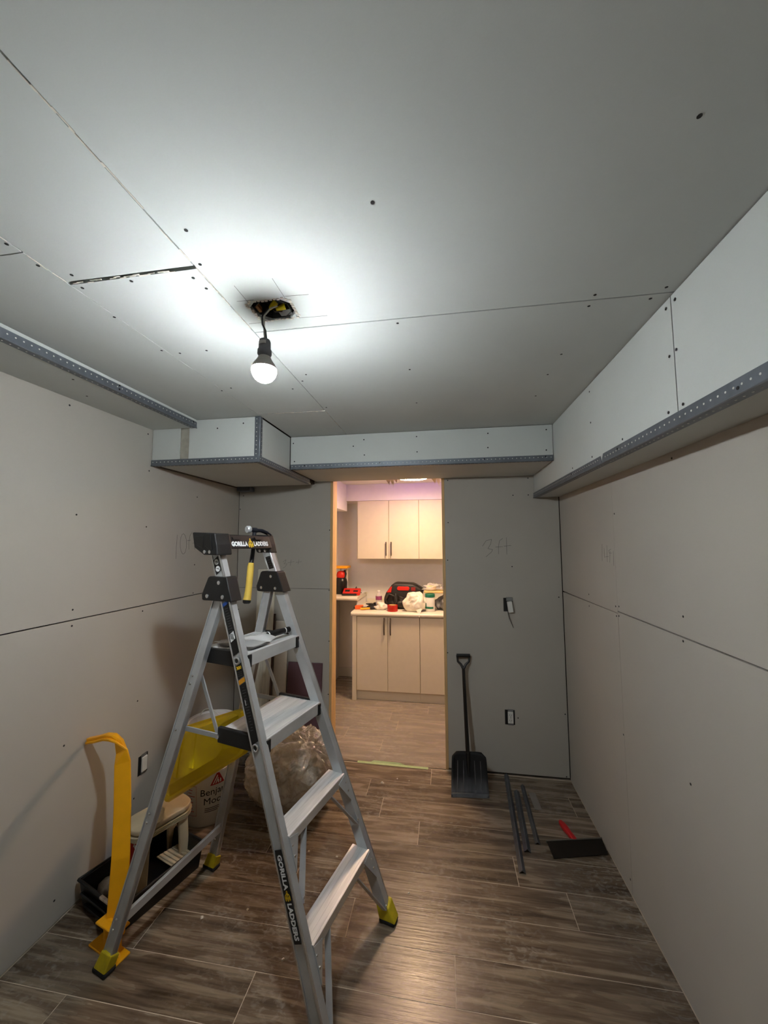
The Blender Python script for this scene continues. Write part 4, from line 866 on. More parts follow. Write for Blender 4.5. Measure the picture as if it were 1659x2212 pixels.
# outlet in the left wall
def outlet(name, label, cat, M, kind):
    t = thing(name, label, cat); t.matrix_world = M      # local: x right, y up, z out of the wall
    MB().box(-0.032, 0.032, -0.048, 0.048, 0.0004, 0.0012).build('wall_cutout', KPRINT, t)
    b = MB(); ox = 0.004
    MB().box(ox-0.017, ox+0.019, -0.052, 0.052, 0.0012, 0.0022).build('mounting_strap', GALV, t)
    f = MB().box(ox-0.018, ox+0.018, -0.037, 0.037, 0.002, 0.010).build('device_face', WHT, t, bevel=0.002)
    if kind == 'outlet':
        s = MB()
        for y in (-0.017, 0.017):
            s.box(ox-0.007, ox-0.005, y-0.003, y+0.005, 0.010, 0.0104); s.box(ox+0.005, ox+0.007, y-0.003, y+0.005, 0.010, 0.0104); s.disc((ox, y-0.009, 0.010), (0, 0, 1), 0.0022, 0.0004, 8)
        s.box(ox-0.002, ox+0.002, -0.002, 0.002, 0.010, 0.0106); s.build('slots', KPRINT, f)
    return t
def wallM(o, x, n): 
    x = Vector(x); n = Vector(n); y = n.cross(x); m = Matrix((x, y, n)).transposed().to_4x4(); m.translation = o; return m
outlet('wall_outlet', 'white outlet without cover plate in the left wall beside the ladder', 'outlet', wallM((L, 1.874, 0.387), (0, 1, 0), (1, 0, 0)), 'blank')
outlet('wall_outlet', 'white duplex outlet without cover plate low on the back wall near the shovel', 'outlet', wallM((0.420, D, 0.373), (1, 0, 0), (0, -1, 0)), 'outlet')
# loose device hanging out of its box with a wire (higher on the back wall)
ls = thing('light_switch', 'loose white switch hanging from its wall opening by a wire above the outlet', 'switch'); ls.matrix_world = wallM((0.430, D, 1.121), (1, 0, 0), (0, -1, 0))
MB().box(-0.031, 0.031, -0.046, 0.046, 0.0004, 0.0012).build('wall_cutout', KPRINT, ls)
MB().box(-0.012, 0.030, 0.026, 0.050, 0.001, 0.010).build('mounting_strap', GALV, ls, bevel=0.001)
MB().box(-0.017, 0.017, -0.037, 0.037, 0.0, 0.022, Matrix.Translation((0.010, -0.012, 0.010)) @ Matrix.Rotation(0.12, 4, 'Z')).build('device_face', WHT, ls, bevel=0.003)
MB().tube([(-0.004, -0.045, 0.012), (0.004, -0.09, 0.016), (0.018, -0.125, 0.010), (0.030, -0.155, 0.004)], [0.004, 0.004, 0.003, 0.002], 8).build('wire', mat('grey_wire', (0.42, 0.40, 0.38), 0.6), ls, smooth=60)

# ================================================================== LEANING BOARDS AND BAG (behind the ladder)
def leaning(name, label, cat, x0, x1, zt, yb, yt, th, m, grooves=0):
    t = thing(name, label, cat, ((x0+x1)/2, yb, 0)); hw = (x1-x0)/2
    a = [(-hw, 0, 0), (hw, 0, 0), (hw, th, 0), (-hw, th, 0), (-hw, yt-yb-th, zt), (hw, yt-yb-th, zt), (hw, yt-yb, zt), (-hw, yt-yb, zt)]
    MB().hexa(a).build('board', m, t, bevel=0.0015)
    if grooves:
        g = MB()
        for k in range(grooves):
            x = -hw*0.75+k*hw*1.5/(grooves-1); g.hexa([(x-0.004, -0.002, 0.02), (x+0.004, -0.002, 0.02), (x+0.004, 0.001, 0.02), (x-0.004, 0.001, 0.02), (x-0.004, yt-yb-th-0.002, zt-0.02), (x+0.004, yt-yb-th-0.002, zt-0.02), (x+0.004, yt-yb-th+0.001, zt-0.02), (x-0.004, yt-yb-th+0.001, zt-0.02)])
        g.build('raised_beads', m, t)
    return t
leaning('trim_board', 'tall whitewashed fluted board leaning in the left back corner', 'board', -1.41, -1.272, 1.350, 2.655, D-0.006, 0.018, WBOARD, 5)
leaning('drywall_offcut', 'narrow grey drywall strip leaning on the back wall right of the fluted board', 'drywall', -1.262, -1.162, 0.965, 2.665, D-0.006, 0.013, mat('offcut_drywall', (0.86, 0.83, 0.78), 0.9, var=0.05))
leaning('purple_drywall', 'dull purple drywall offcut leaning against the back wall behind the bag', 'drywall', -1.158, -0.895, 0.670, 2.675, D-0.004, 0.013, PURP)
stx = thing('wood_stick', 'thin dark wooden stick leaning between fluted board and drywall strip', 'stick', (-1.267, 2.64, 0))
MB().beam((0, -0.004, 0.0), (0.0, D-0.026-2.64, 1.02), 0.012, 0.012, (0, 1, 0)).build('stick', mat('dark_stick', (0.28, 0.20, 0.17), 0.7), stx)
# crumpled bag of clear plastic sheeting
bg = thing('plastic_bag', 'big crumpled clear plastic bag with a twisted top on the floor behind ladder', 'bag', (-0.945, 2.285, 0))
bm = bmesh.new(); bmesh.ops.create_icosphere(bm, subdivisions=6, radius=1.0)
knot = Vector((0.62, -0.35, 0.70)).normalized(); ka = knot.cross(Vector((0, 0, 1))).normalized(); kb = knot.cross(ka)
def crease(p, sc, off):
    dd_ = noise.voronoi(p*sc+Vector((off, off*0.7, 1)))[0]
    return min(0.5, dd_[1]-dd_[0])
for v in bm.verts:
    p = v.co.copy(); a = p.angle(knot)
    tang = math.atan2(p.dot(ka), p.dot(kb))
    ct_, st_ = math.cos(tang), math.sin(tang)
    fold = 1-abs(noise.noise(Vector((2.6*ct_, 2.6*st_, a*0.9))))*2.2; fold2 = 1-abs(noise.noise(Vector((6.5*ct_, 6.5*st_, a*1.6+4))))*2.0
    pleat = (0.13*(fold-0.55)+0.07*(fold2-0.5))*math.exp(-((a-0.55)/0.75)**2)*min(1, a/0.2)
    warp = p + Vector((noise.noise(p*2), noise.noise(p*2+Vector((7, 0, 0))), noise.noise(p*2+Vector((0, 9, 0)))))*0.35
    r = 0.90 - 0.17*(crease(warp, 1.5, 2.0)-0.25) - 0.15*(crease(warp, 2.8, 5.0)-0.25) - 0.05*(crease(warp, 6.0, 3.0)-0.2) + pleat + 0.06*noise.noise(p*1.2)
    if a < 0.16: r += 0.06*(1-a/0.16)
    x, y, z = p.x*r*0.285, p.y*r*0.235, 0.195+p.z*r*0.235
    k = max(0, 1-z/0.40); x *= 1+0.10*k; z *= 1.0 + (0.12*x/0.27)
    z = max(0.004+0.004*abs(noise.noise(p*7)), z)
    v.co = (x, y, z)
me = bpy.data.meshes.new('bag_film'); bm.to_mesh(me); bm.free(); me.materials.append(FILM); me.polygons.foreach_set('use_smooth', [True]*len(me.polygons))
place('bag_film', me, bg)
# crumpled sheeting inside the bag
bm = bmesh.new(); bmesh.ops.create_icosphere(bm, subdivisions=4, radius=1.0)
for v in bm.verts:
    p = v.co.copy(); r = 0.85+0.35*(1-abs(noise.noise(p*3.0))-0.7)+0.12*noise.noise(p*6)
    v.co = (p.x*r*0.225, p.y*r*0.175, max(0.012, 0.165+p.z*r*0.17))
me = bpy.data.meshes.new('bag_contents'); bm.to_mesh(me); bm.free(); me.materials.append(mat('bag_contents_paper', (0.92, 0.87, 0.80), 0.4, var=0.35, scale=14)); place('bag_contents', me, bg)

# ================================================================== RIGHT SIDE
# shovel leaning on the back wall
sh = thing('shovel', 'black plastic shovel with D-grip leaning against the back wall beside the doorway', 'shovel', (0.133, 2.475, 0))
def sq(x, y, z): return Vector((x-0.133, y-2.475, z))
MB().tube([sq(0.116, 2.700, 0.695), sq(0.122, 2.660, 0.45), sq(0.128, 2.615, 0.235), sq(0.129, 2.600, 0.185)], [0.0105, 0.012, 0.0135, 0.012], 12).build('shaft', SHOV, sh, smooth=60)
grp = MB()
g0, gl, gr_ = sq(0.116, 2.699, 0.690), sq(0.078, 2.728, 0.772), sq(0.158, 2.728, 0.774)
for g_, sgn in ((gl, -1), (gr_, 1)):
    grp.tube([g0, g0.lerp(g_, 0.35)+Vector((sgn*0.002, 0, 0)), g0.lerp(g_, 0.62)+Vector((sgn*0.012, 0, -0.006)), g_+Vector((0, 0, -0.014)), g_], [0.010, 0.0085, 0.0075, 0.0075, 0.009], 10)
grp.tube([gl+Vector((-0.006, 0, 0)), gr_+Vector((0.006, 0, 0))], 0.0115, 12)
grp.build('d_grip', SHOV, sh, smooth=50)
vs = []; nu, nv_ = 16, 10
BT0, BT1 = sq(0.030, 2.607, 0.203), sq(0.240, 2.612, 0.206); BB0, BB1 = sq(0.019, 2.471, 0.006), sq(0.246, 2.493, 0.006)
for j in range(nv_+1):
    t = j/nv_
    for i in range(nu+1):
        s = i/nu; p = (BT0*(1-s)+BT1*s)*(1-t)+(BB0*(1-s)+BB1*s)*t
        curve = -0.020*(abs(2*s-1)**4)*(1-0.45*t)       # raised sides
        shoulder = 0.0
        if t < 0.12: shoulder = -0.02*max(0, abs(2*s-1)-0.75)*4*(1-t/0.12)
        bow = 0.018*math.sin(math.pi*t*0.9)
        rib = -0.0035*max(0, math.cos(s*2*math.pi*6))**6*(1 if 0.15 < t < 0.88 else 0)
        vs.append(p+Vector((0, curve+bow+rib, shoulder)))
b = MB().add(vs, [(j*(nu+1)+i, j*(nu+1)+i+1, (j+1)*(nu+1)+i+1, (j+1)*(nu+1)+i) for j in range(nv_) for i in range(nu)])
bl = b.build('blade', SHOVW, sh, smooth=60); sm = bl.modifiers.new('thickness', 'SOLIDIFY'); sm.thickness = 0.004; sm.offset = 1
ribs = MB()
for s in (0.17, 0.34, 0.66, 0.83):
    a = (BT0*(1-s)+BT1*s); c = (BB0*(1-s)+BB1*s)
    pts = []
    for t in (0.22, 0.4, 0.6, 0.75, 0.86):
        pts.append(a.lerp(c, t)+Vector((0, 0.018*math.sin(math.pi*t*0.9)-0.006-0.02*(abs(2*s-1)**4)*(1-0.45*t), 0)))
    ribs.tube(pts, [0.002, 0.0028, 0.0028, 0.0028, 0.002], 6)
ribs.build('blade_ribs', mat('worn_black', (0.34, 0.34, 0.35), 0.4, var=0.4), sh, smooth=60)
MB().tube([sq(0.129, 2.600, 0.200), sq(0.129, 2.575, 0.14), sq(0.131, 2.545, 0.085)], [0.014, 0.011, 0.004], 10).build('shaft_socket', SHOV, sh, smooth=60)
e_ = MB().hexa([BB0+Vector((0, -0.003, -0.004)), BB1+Vector((0, -0.003, -0.004)), BB1+Vector((0, 0.003, -0.004)), BB0+Vector((0, 0.003, -0.004)), BB0+Vector((0.0, 0.005, 0.014)), BB1+Vector((0, 0.005, 0.014)), BB1+Vector((0, 0.011, 0.014)), BB0+Vector((0, 0.011, 0.014))]).build('wear_edge', mat('worn_grey_edge', (0.40, 0.41, 0.43), 0.5, metal=0.3, var=0.3), sh)
# loose corner beads on the floor
def floor_bead(label, p0, p1, w_, dy=0.0, flip=False, z=0.0):
    p0 = Vector(p0); p1 = Vector(p1); d = p1-p0; ang = math.atan2(d.y, d.x); n = d.length
    t = thing('metal_corner_bead', label, 'corner bead', p0, ang, 'loose corner beads on the floor')
    s = -1 if flip else 1
    b = MB()
    for a in (0.9, -0.9) if not flip else (0.55, -1.15):
        b.hexa([(0, 0, w_*0.75+z), (n, 0, w_*0.75+z), (n, math.sin(a)*w_, w_*0.75-math.cos(a)*w_*0.98+z if abs(a) < 1 else z+0.003), (0, math.sin(a)*w_, w_*0.75-math.cos(a)*w_*0.98+z if abs(a) < 1 else z+0.003),
                (0, 0, w_*0.75+0.0015+z), (n, 0, w_*0.75+0.0015+z), (n, math.sin(a)*w_*1.03, w_*0.75+0.0015-math.cos(a)*w_*0.98+z if abs(a) < 1 else z+0.0045), (0, math.sin(a)*w_*1.03, w_*0.75+0.0015-math.cos(a)*w_*0.98+z if abs(a) < 1 else z+0.0045)])
    fl_ = b.build('flanges', ZINCD, t)
    MB().tube([(0, 0, w_*0.75+0.001+z), (n, 0, w_*0.75+0.001+z)], 0.003, 6).build('nose', ZINC, t)
    return t
floor_bead('longest galvanised corner bead on the floor, nearest the shovel', (0.384, 2.735, 0.001), (0.337, 1.975, 0.001), 0.019)
floor_bead('galvanised corner bead lying tight against the longest one', (0.420, 2.575, 0.001), (0.387, 2.105, 0.001), 0.021)
floor_bead('short galvanised corner bead apart from the others, nearest the right wall', (0.468, 2.640, 0.001), (0.450, 2.165, 0.001), 0.016)
tag(MB().box(-0.020, 0.020, -0.12, 0.03, 0, 0.002).build('paper_strip', mat('pale_paper', (0.52, 0.50, 0.47), 0.9), loc=(0.513, 2.555, 0.0)), 'pale paper scrap lying flat beside the shortest corner bead', 'paper').rotation_euler = (0, 0, 0.03)
# wide drywall knife on the floor
kn = thing('drywall_knife', 'wide dark drywall knife with red handle lying on the floor by the right wall', 'knife', (0.640, 2.165, 0))
def kf(x, y, z): return Vector((x-0.640, y-2.165, z))
MB().hexa([kf(0.507, 2.087, 0.003), kf(0.781, 2.155, 0.003), kf(0.781, 2.235, 0.018), kf(0.495, 2.172, 0.018), kf(0.507, 2.087, 0.0042), kf(0.781, 2.155, 0.0042), kf(0.781, 2.235, 0.0195), kf(0.495, 2.172, 0.0195)]).build('blade', BLADE, kn)
MB().hexa([kf(0.492, 2.170, 0.012), kf(0.783, 2.233, 0.012), kf(0.783, 2.241, 0.012), kf(0.492, 2.178, 0.012), kf(0.492, 2.170, 0.023), kf(0.783, 2.233, 0.023), kf(0.783, 2.241, 0.023), kf(0.492, 2.178, 0.023)]).build('blade_spine', mat('spine_grey', (0.42, 0.40, 0.37), 0.5, metal=0.4), kn, bevel=0.001)
hpts = [(0.0, 0.012), (0.02, 0.014), (0.05, 0.012), (0.085, 0.016), (0.115, 0.014), (0.14, 0.008)]
ax = (Vector((0.608, 2.335, 0))-Vector((0.643, 2.205, 0))).normalized(); wx = Vector((ax.y, -ax.x, 0))
poly = [(t, w_) for t, w_ in hpts]+[(t, -w_) for t, w_ in hpts[::-1]]
MB().prism(poly, lambda a, c, t: kf(0.643, 2.203, 0)+ax*a+wx*c+Vector((0, 0, t)), 0.004, 0.024).build('handle', REDH, kn, bevel=0.004, seg=2, smooth=50)
# green tape on the threshold
gt = thing('masking_tape_strip', 'strip of pale green masking tape stuck along the doorway threshold', 'tape', (-0.388, 2.752, 0))
MB().hexa([(-0.245, -0.014, 0.0008), (0.255, -0.022, 0.0008), (0.255, 0.004, 0.0008), (-0.245, 0.012, 0.0008), (-0.245, -0.014, 0.0016), (0.255, -0.022, 0.0016), (0.255, 0.004, 0.0016), (-0.245, 0.012, 0.0016)]).build('tape', TAPE, gt)
MB().hexa([(-0.15, 0.012, 0.0008), (0.10, 0.004, 0.0008), (0.06, 0.014, 0.008), (-0.13, 0.022, 0.006), (-0.15, 0.012, 0.0016), (0.10, 0.004, 0.0016), (0.06, 0.014, 0.0088), (-0.13, 0.022, 0.0068)]).build('lifted_edge', TAPE, gt)
struct(MB().box(DL, DR, D-0.004, D+0.002, -0.006, 0.0004).build('trim_10', DARK))
# plaster crumbs scattered on the floor
cr = [(-0.42, 2.545, 0.011), (-0.33, 2.60, 0.006), (-0.25, 2.59, 0.005), (-0.70, 1.95, 0.006), (-0.55, 1.94, 0.006), (-0.93, 2.00, 0.006), (-0.62, 1.46, 0.007), (-0.18, 1.80, 0.005), (-0.85, 1.62, 0.006), (-1.02, 1.56, 0.007)]
crm = MB().add([(-1, -0.6, 0), (0.9, -0.8, 0), (1.1, 0.5, 0), (-0.5, 0.9, 0), (-0.7, -0.3, 0.5), (0.5, -0.4, 0.6), (0.6, 0.3, 0.45), (-0.3, 0.5, 0.5)], [(3, 2, 1, 0), (4, 5, 6, 7), (0, 1, 5, 4), (1, 2, 6, 5), (2, 3, 7, 6), (3, 0, 4, 7)]).mesh('plaster_crumb', GYP)
for x, y, s in cr:
    o = place('plaster_crumb', crm, None, (x, y, 0.0), (0, 0, random.uniform(0, 6))); o.scale = (s, s, s)
    tag(o, 'tiny white plaster crumb lying loose on the floor planks', 'plaster', 'plaster crumbs on the floor')

# ================================================================== THE KITCHEN
def door_leaf(parent, x0, x1, y, z0, z1, hx, hz0, hz1, bow):
    d = MB().box(x0+0.0015, x1-0.0015, y-0.018, y, z0, z1).build('door', CAB, parent, bevel=0.0015)
    if hx is not None:
        if bow: MB().tube([(hx, y-0.018, hz1), (hx+0.004, y-0.034, hz1-0.008), (hx+0.003, y-0.045, hz1-0.04), (hx+0.003, y-0.045, hz0+0.04), (hx+0.002, y-0.034, hz0+0.008), (hx, y-0.018, hz0)], 0.0065, 8).build('handle', HANDLE, d, smooth=60)
        else:
            b = MB().tube([(hx, y-0.042, hz0), (hx, y-0.042, hz1)], 0.006, 8); b.beam((hx, y-0.018, hz0+0.02), (hx, y-0.042, hz0+0.02), 0.008, 0.008); b.beam((hx, y-0.018, hz1-0.02), (hx, y-0.042, hz1-0.02), 0.008, 0.008); b.build('handle', HANDLE, d, smooth=60)
    return d
c1 = thing('base_cabinet', 'cream two-door base cabinet with bow handles at the left end of the counter', 'cabinet', (0, 0, 0))
MB().box(-0.905, -0.250, 3.802, KB-0.015, 0.09, 0.818).build('body', CAB, c1)
MB().box(-0.925, -0.884, 3.775, KB-0.015, 0.0, 0.818).build('end_panel', CAB, c1, bevel=0.001)
MB().box(-0.884, -0.250, 3.815, 3.835, 0.0, 0.09).build('toe_kick', CAB, c1)
door_leaf(c1, -0.882, -0.567, 3.80, 0.096, 0.812, -0.603, 0.64, 0.80, True); door_leaf(c1, -0.567, -0.250, 3.80, 0.096, 0.812, -0.540, 0.64, 0.80, True)
c2 = thing('base_cabinet', 'cream base cabinet right of the two-door one, mostly hidden by the door jamb', 'cabinet', (0, 0, 0))
MB().box(-0.249, 0.40, 3.802, KB-0.015, 0.09, 0.818).build('body', CAB, c2); MB().box(-0.249, 0.40, 3.815, 3.835, 0.0, 0.09).build('toe_kick', CAB, c2)
door_leaf(c2, -0.248, 0.076, 3.80, 0.096, 0.812, 0.045, 0.64, 0.80, True); door_leaf(c2, 0.076, 0.40, 3.80, 0.096, 0.812, 0.105, 0.64, 0.80, True)
ct = thing('countertop', 'cream rounded-edge countertop over the base cabinets', 'countertop', (0, 0, 0))
prf = [(3.765, 0.820), (3.752, 0.828), (3.748, 0.842), (3.754, 0.855), (3.768, 0.860), (KB-0.001, 0.860), (KB-0.001, 0.820)]
MB().prism(prf, lambda y, z, t: (t, y, z), -0.935, 0.60).build('slab', CTOP, ct, smooth=50)
MB().box(-0.905, 0.60, KB-0.016, KB-0.001, 0.861, 0.90).build('backsplash', CTOP, ct)
u1 = thing('wall_cabinet', 'cream two-door wall cabinet with dark bar handles above the counter', 'cabinet', (0, 0, 0))
MB().box(-0.955, -0.266, 4.092, KB-0.001, 1.372, 2.015).build('body', CAB, u1)
door_leaf(u1, -0.942, -0.595, 4.09, 1.376, 2.012, -0.622, 1.41, 1.56, False); door_leaf(u1, -0.595, -0.268, 4.09, 1.376, 2.012, -0.565, 1.41, 1.56, False)
u2 = thing('wall_cabinet', 'cream wall cabinet right of the two-door one, cut off by the door jamb', 'cabinet', (0, 0, 0))
MB().box(-0.265, 0.40, 4.092, KB-0.001, 1.372, 2.015).build('body', CAB, u2)
door_leaf(u2, -0.266, 0.066, 4.09, 1.376, 2.012, 0.04, 1.41, 1.56, False); door_leaf(u2, 0.066, 0.40, 4.09, 1.376, 2.012, 0.092, 1.41, 1.56, False)
lc = thing('raised_counter', 'raised cream counter in the kitchen corner left of the base cabinets', 'countertop', (0, 0, 0))
prf = [(3.925, 0.945), (3.912, 0.953), (3.908, 0.966), (3.914, 0.979), (3.928, 0.984), (KB-0.001, 0.984), (KB-0.001, 0.945)]
MB().prism(prf, lambda y, z, t: (t, y, z), KL+0.001, -0.906).build('slab', CTOP, lc, smooth=50)
MB().box(-0.934, -0.916, 4.0, KB-0.016, 0.861, 0.944).build('side_panel', KWALL, lc)
MB().box(KL+0.001, KL+0.02, 3.95, KB-0.016, 0.0, 0.944).build('wall_support', KWALL, lc)
# kitchen ceiling lamp
kl = thing('ceiling_lamp', 'round glowing flush ceiling lamp with violet rim in the kitchen', 'ceiling lamp', (-0.268, 3.37, KH))
MB().lathe([(0.172, -0.004), (0.176, -0.016), (0.170, -0.026), (0.153, -0.026)], 48).build('violet_rim', emit('violet_rim_light', (0.42, 0.10, 1.0), 26.0), kl, smooth=40)
MB().lathe([(0.142, -0.004), (0.143, -0.066), (0.136, -0.067)], 48).build('lamp_housing', WHT, kl, smooth=40)
MB().lathe([(0.1358, -0.064), (0.1358, -0.067), (0.128, -0.071), (0.02, -0.077), (0.001, -0.077)], 48).build('diffuser', emit('lamp_diffuser', KITCHEN_COLOR, KITCHEN_STRENGTH), kl, smooth=40)
# torn masking film hanging at the door head
for i, (x, zt, lab) in enumerate(((-0.40, DT-0.004, 'torn white masking film hanging from the door head left of the lamp'), (-0.045, DT-0.004, 'torn white masking film hanging from the door head at the right jamb'))):
    f = thing('masking_film', lab, 'masking film', (x, Y2+0.012, zt-0.075))
    b = MB()
    for (xa, xb, h_, o_) in ((-0.05, -0.005, 0.052, 0.004), (-0.012, 0.022, 0.075, 0.010), (0.012, 0.05, 0.034, 0.002)):
        b.add([(xa, o_, 0.075), (xb, o_+0.003, 0.075), ((xa+xb)/2+0.012, o_+0.010, 0.075-h_), (xa, o_+0.0012, 0.075), (xb, o_+0.0042, 0.075), ((xa+xb)/2+0.012, o_+0.0112, 0.075-h_)], [(0, 1, 2), (5, 4, 3), (0, 3, 4, 1), (1, 4, 5, 2), (2, 5, 3, 0)])
    b.build('film_strip', BAGW, f)
CZ = 0.861
def crumple(name, m, parent, sx, sy, sz, seed, amp=0.3, sub=4, fq=2.5, cz=None):
    bm = bmesh.new(); bmesh.ops.create_icosphere(bm, subdivisions=sub, radius=1.0)
    for v in bm.verts:
        p = v.co.copy(); w_ = p + Vector((noise.noise(p*2+Vector((seed, 0, 0))), noise.noise(p*2+Vector((0, seed, 0))), noise.noise(p*2+Vector((0, 0, seed)))))*0.4
        r = 1 - amp*2.0*(crease(w_, fq*0.8, seed)-0.22) - amp*1.0*(crease(w_, fq*1.9, seed+3)-0.22) + amp*2.6*noise.noise(p*1.5+Vector((seed, 0, 0)))
        v.co = (p.x*r*sx, p.y*r*sy, max(0.0, sz*0.9+p.z*r*sz))
    me = bpy.data.meshes.new(name); bm.to_mesh(me); bm.free(); me.materials.append(m); me.polygons.foreach_set('use_smooth', [True]*len(me.polygons))
    return place(name, me, parent)
# items on the main counter
t = thing('orange_hand_tool', 'small orange plastic tool at the left end of the kitchen counter', 'tool', (-0.890, 3.92, CZ), 0.5)
MB().prism([(-0.05, -0.012), (-0.01, -0.022), (0.03, -0.018), (0.05, 0.0), (0.03, 0.022), (-0.02, 0.022)], lambda x, y, z: (x, y, z), 0.0, 0.04).build('body', ORNG, t, bevel=0.006, seg=2)
MB().box(-0.055, -0.03, -0.008, 0.008, 0.008, 0.026).build('tip', BLK, t, bevel=0.003)
t = thing('pliers', 'black and yellow pliers lying on the kitchen counter near the bottle', 'pliers', (-0.785, 3.90, CZ), 0.25)
MB().tube([(-0.085, -0.022, 0.014), (-0.04, -0.020, 0.014), (0.0, -0.004, 0.014), (0.03, 0.004, 0.014)], [0.010, 0.011, 0.009, 0.009], 10).build('handle', YTOOL, t, smooth=60)
MB().tube([(-0.07, 0.030, 0.014), (-0.03, 0.020, 0.014), (0.0, 0.004, 0.014), (0.03, -0.004, 0.014)], [0.010, 0.011, 0.009, 0.009], 10).build('handle', BLK, t, smooth=60)
MB().hexa([(0.02, -0.016, 0.004), (0.09, -0.004, 0.004), (0.09, 0.004, 0.004), (0.02, 0.016, 0.004), (0.02, -0.016, 0.026), (0.09, -0.003, 0.018), (0.09, 0.003, 0.018), (0.02, 0.016, 0.026)]).build('jaws', BLK, t, bevel=0.002)
t = thing('glove_pile', 'dark crumpled work glove behind the pliers on the counter', 'glove', (-0.76, 4.02, CZ), 0)
crumple('cloth', BAGBLK, t, 0.07, 0.04, 0.025, 3.0, 0.35, 3)
t = thing('water_bottle', 'clear plastic water bottle with red and blue label on the counter', 'bottle', (-0.690, 3.98, CZ))
MB().lathe([(0.028, 0), (0.032, 0.006), (0.033, 0.07), (0.031, 0.078), (0.033, 0.086), (0.033, 0.125), (0.028, 0.142), (0.014, 0.165), (0.013, 0.172)], 24).build('bottle_body', CLEAR, t, smooth=40)
MB().lathe([(0.0338, 0.092), (0.0338, 0.130)], 24).build('label_band', mat('bottle_label', (0.55, 0.25, 0.42), 0.5, var=0.6, scale=30), t, smooth=40)
MB().lathe([(0.014, 0.172), (0.0155, 0.173), (0.0155, 0.186), (0.013, 0.188)], 20).build('cap', WHT, t, smooth=40)
t = thing('crumpled_tissue', 'crumpled white tissue between the bottle and the tool bag', 'tissue', (-0.655, 3.92, CZ)); crumple('tissue', BAGW, t, 0.055, 0.028, 0.035, 8.0, 0.4, 3)
t = thing('tape_roll', 'roll of red tape standing flat at the counter front edge', 'tape', (-0.527, 3.855, CZ))
MB().lathe([(0.036, 0.0), (0.052, 0.0), (0.053, 0.004), (0.053, 0.056), (0.052, 0.060), (0.036, 0.060), (0.036, 0.0)], 32).build('roll', RTAPE, t, smooth=40)
MB().lathe([(0.033, 0.0), (0.0358, 0.0), (0.0358, 0.061), (0.033, 0.061), (0.033, 0.0)], 32).build('core', CARD, t, smooth=40)
tbg = thing('tool_bag', 'black tool bag with red panels slumped on the kitchen counter', 'tool bag', (-0.440, 4.09, CZ))
poly = [(-0.185, 0.0), (-0.20, 0.10), (-0.175, 0.165), (-0.115, 0.245), (-0.09, 0.265), (0.115, 0.258), (0.135, 0.245), (0.215, 0.20), (0.20, 0.10), (0.18, 0.0)]
MB().prism(poly, lambda x, z, y: (x, y-0.0*(z), z), -0.11, 0.10).build('bag_body', BAGBLK, tbg, bevel=0.025, seg=3, smooth=50)
MB().prism(rrect(0.065, 0.020, 0.019), lambda x, z, y: (x+0.01, y, z+0.212), -0.118, -0.108).build('red_panel', REDP, tbg, bevel=0.002)
MB().prism([(-0.165, 0.170), (-0.118, 0.170), (-0.108, 0.232), (-0.120, 0.228)], lambda x, z, y: (x, y, z), -0.118, -0.108).build('red_panel', REDP, tbg)
MB().prism(rrect(0.022, 0.018, 0.004), lambda x, z, y: (x+0.115, y, z+0.208), -0.118, -0.108).build('red_panel', mat('dark_red_cloth', (0.55, 0.12, 0.10), 0.6), tbg)
crumple('front_pocket', BAGBLK, tbg, 0.125, 0.045, 0.075, 2.0, 0.25, 4).location = (0.04, -0.105, 0)
MB().tube([(-0.155, -0.115, 0.05), (-0.175, -0.125, 0.10), (-0.14, -0.13, 0.155), (-0.08, -0.122, 0.13), (-0.075, -0.12, 0.05)], 0.014, 10).build('carry_strap', BAGBLK, tbg, smooth=60)
MB().tube([(-0.07, -0.118, 0.16), (-0.065, -0.122, 0.10), (-0.06, -0.12, 0.03)], 0.004, 8).build('zipper', ZINC, tbg)
MB().prism([(0.13, 0.225), (0.22, 0.185), (0.225, 0.20), (0.145, 0.248)], lambda x, z, y: (x, y, z), -0.06, -0.02).build('side_flap', BLKG, tbg, bevel=0.003)
wbg = thing('white_plastic_bag', 'crumpled white plastic bag hanging over the counter edge', 'bag', (-0.300, 3.875, CZ))
crumple('bag_film', BAGW, wbg, 0.108, 0.075, 0.100, 5.0, 0.11, 5, 1.4)
MB().add([(0.02, -0.10, 0.03), (0.075, -0.095, 0.045), (0.05, -0.132, -0.035), (0.02, -0.095, 0.03), (0.075, -0.090, 0.045), (0.05, -0.128, -0.035)], [(0, 1, 2), (5, 4, 3), (0, 3, 4, 1), (1, 4, 5, 2), (2, 5, 3, 0)]).build('bag_corner', BAGW, wbg)
wp = thing('wipes_tub', 'white wipes tub with green lid and label on the counter', 'tub', (-0.150, 3.895, CZ))
MB().lathe([(0.046, 0), (0.048, 0.004), (0.048, 0.150), (0.045, 0.154)], 28).build('tub_body', WHT, wp, smooth=40)
MB().lathe([(0.0495, 0.142), (0.0495, 0.168), (0.046, 0.174), (0.001, 0.175)], 28).build('lid', GREEN, wp, smooth=40)
b = MB()
for k in range(10):
    a0, a1 = math.radians(-175+k*13), math.radians(-175+(k+1)*13); r = 0.0486; top = 0.085 if k < 3 else 0.05
    b.add([(r*math.cos(a0), r*math.sin(a0), 0.03), (r*math.cos(a1), r*math.sin(a1), 0.03), (r*math.cos(a1), r*math.sin(a1), top), (r*math.cos(a0), r*math.sin(a0), top)], [(0, 1, 2, 3)])
b.build('green_label', GREEN, wp)
t = thing('grey_plastic_bag', 'grey shiny plastic bag of parts beside the wipes tub at the jamb', 'bag', (-0.020, 4.0, CZ)); crumple('bag_film', GREYB, t, 0.065, 0.055, 0.072, 11.0, 0.3, 4, 3)
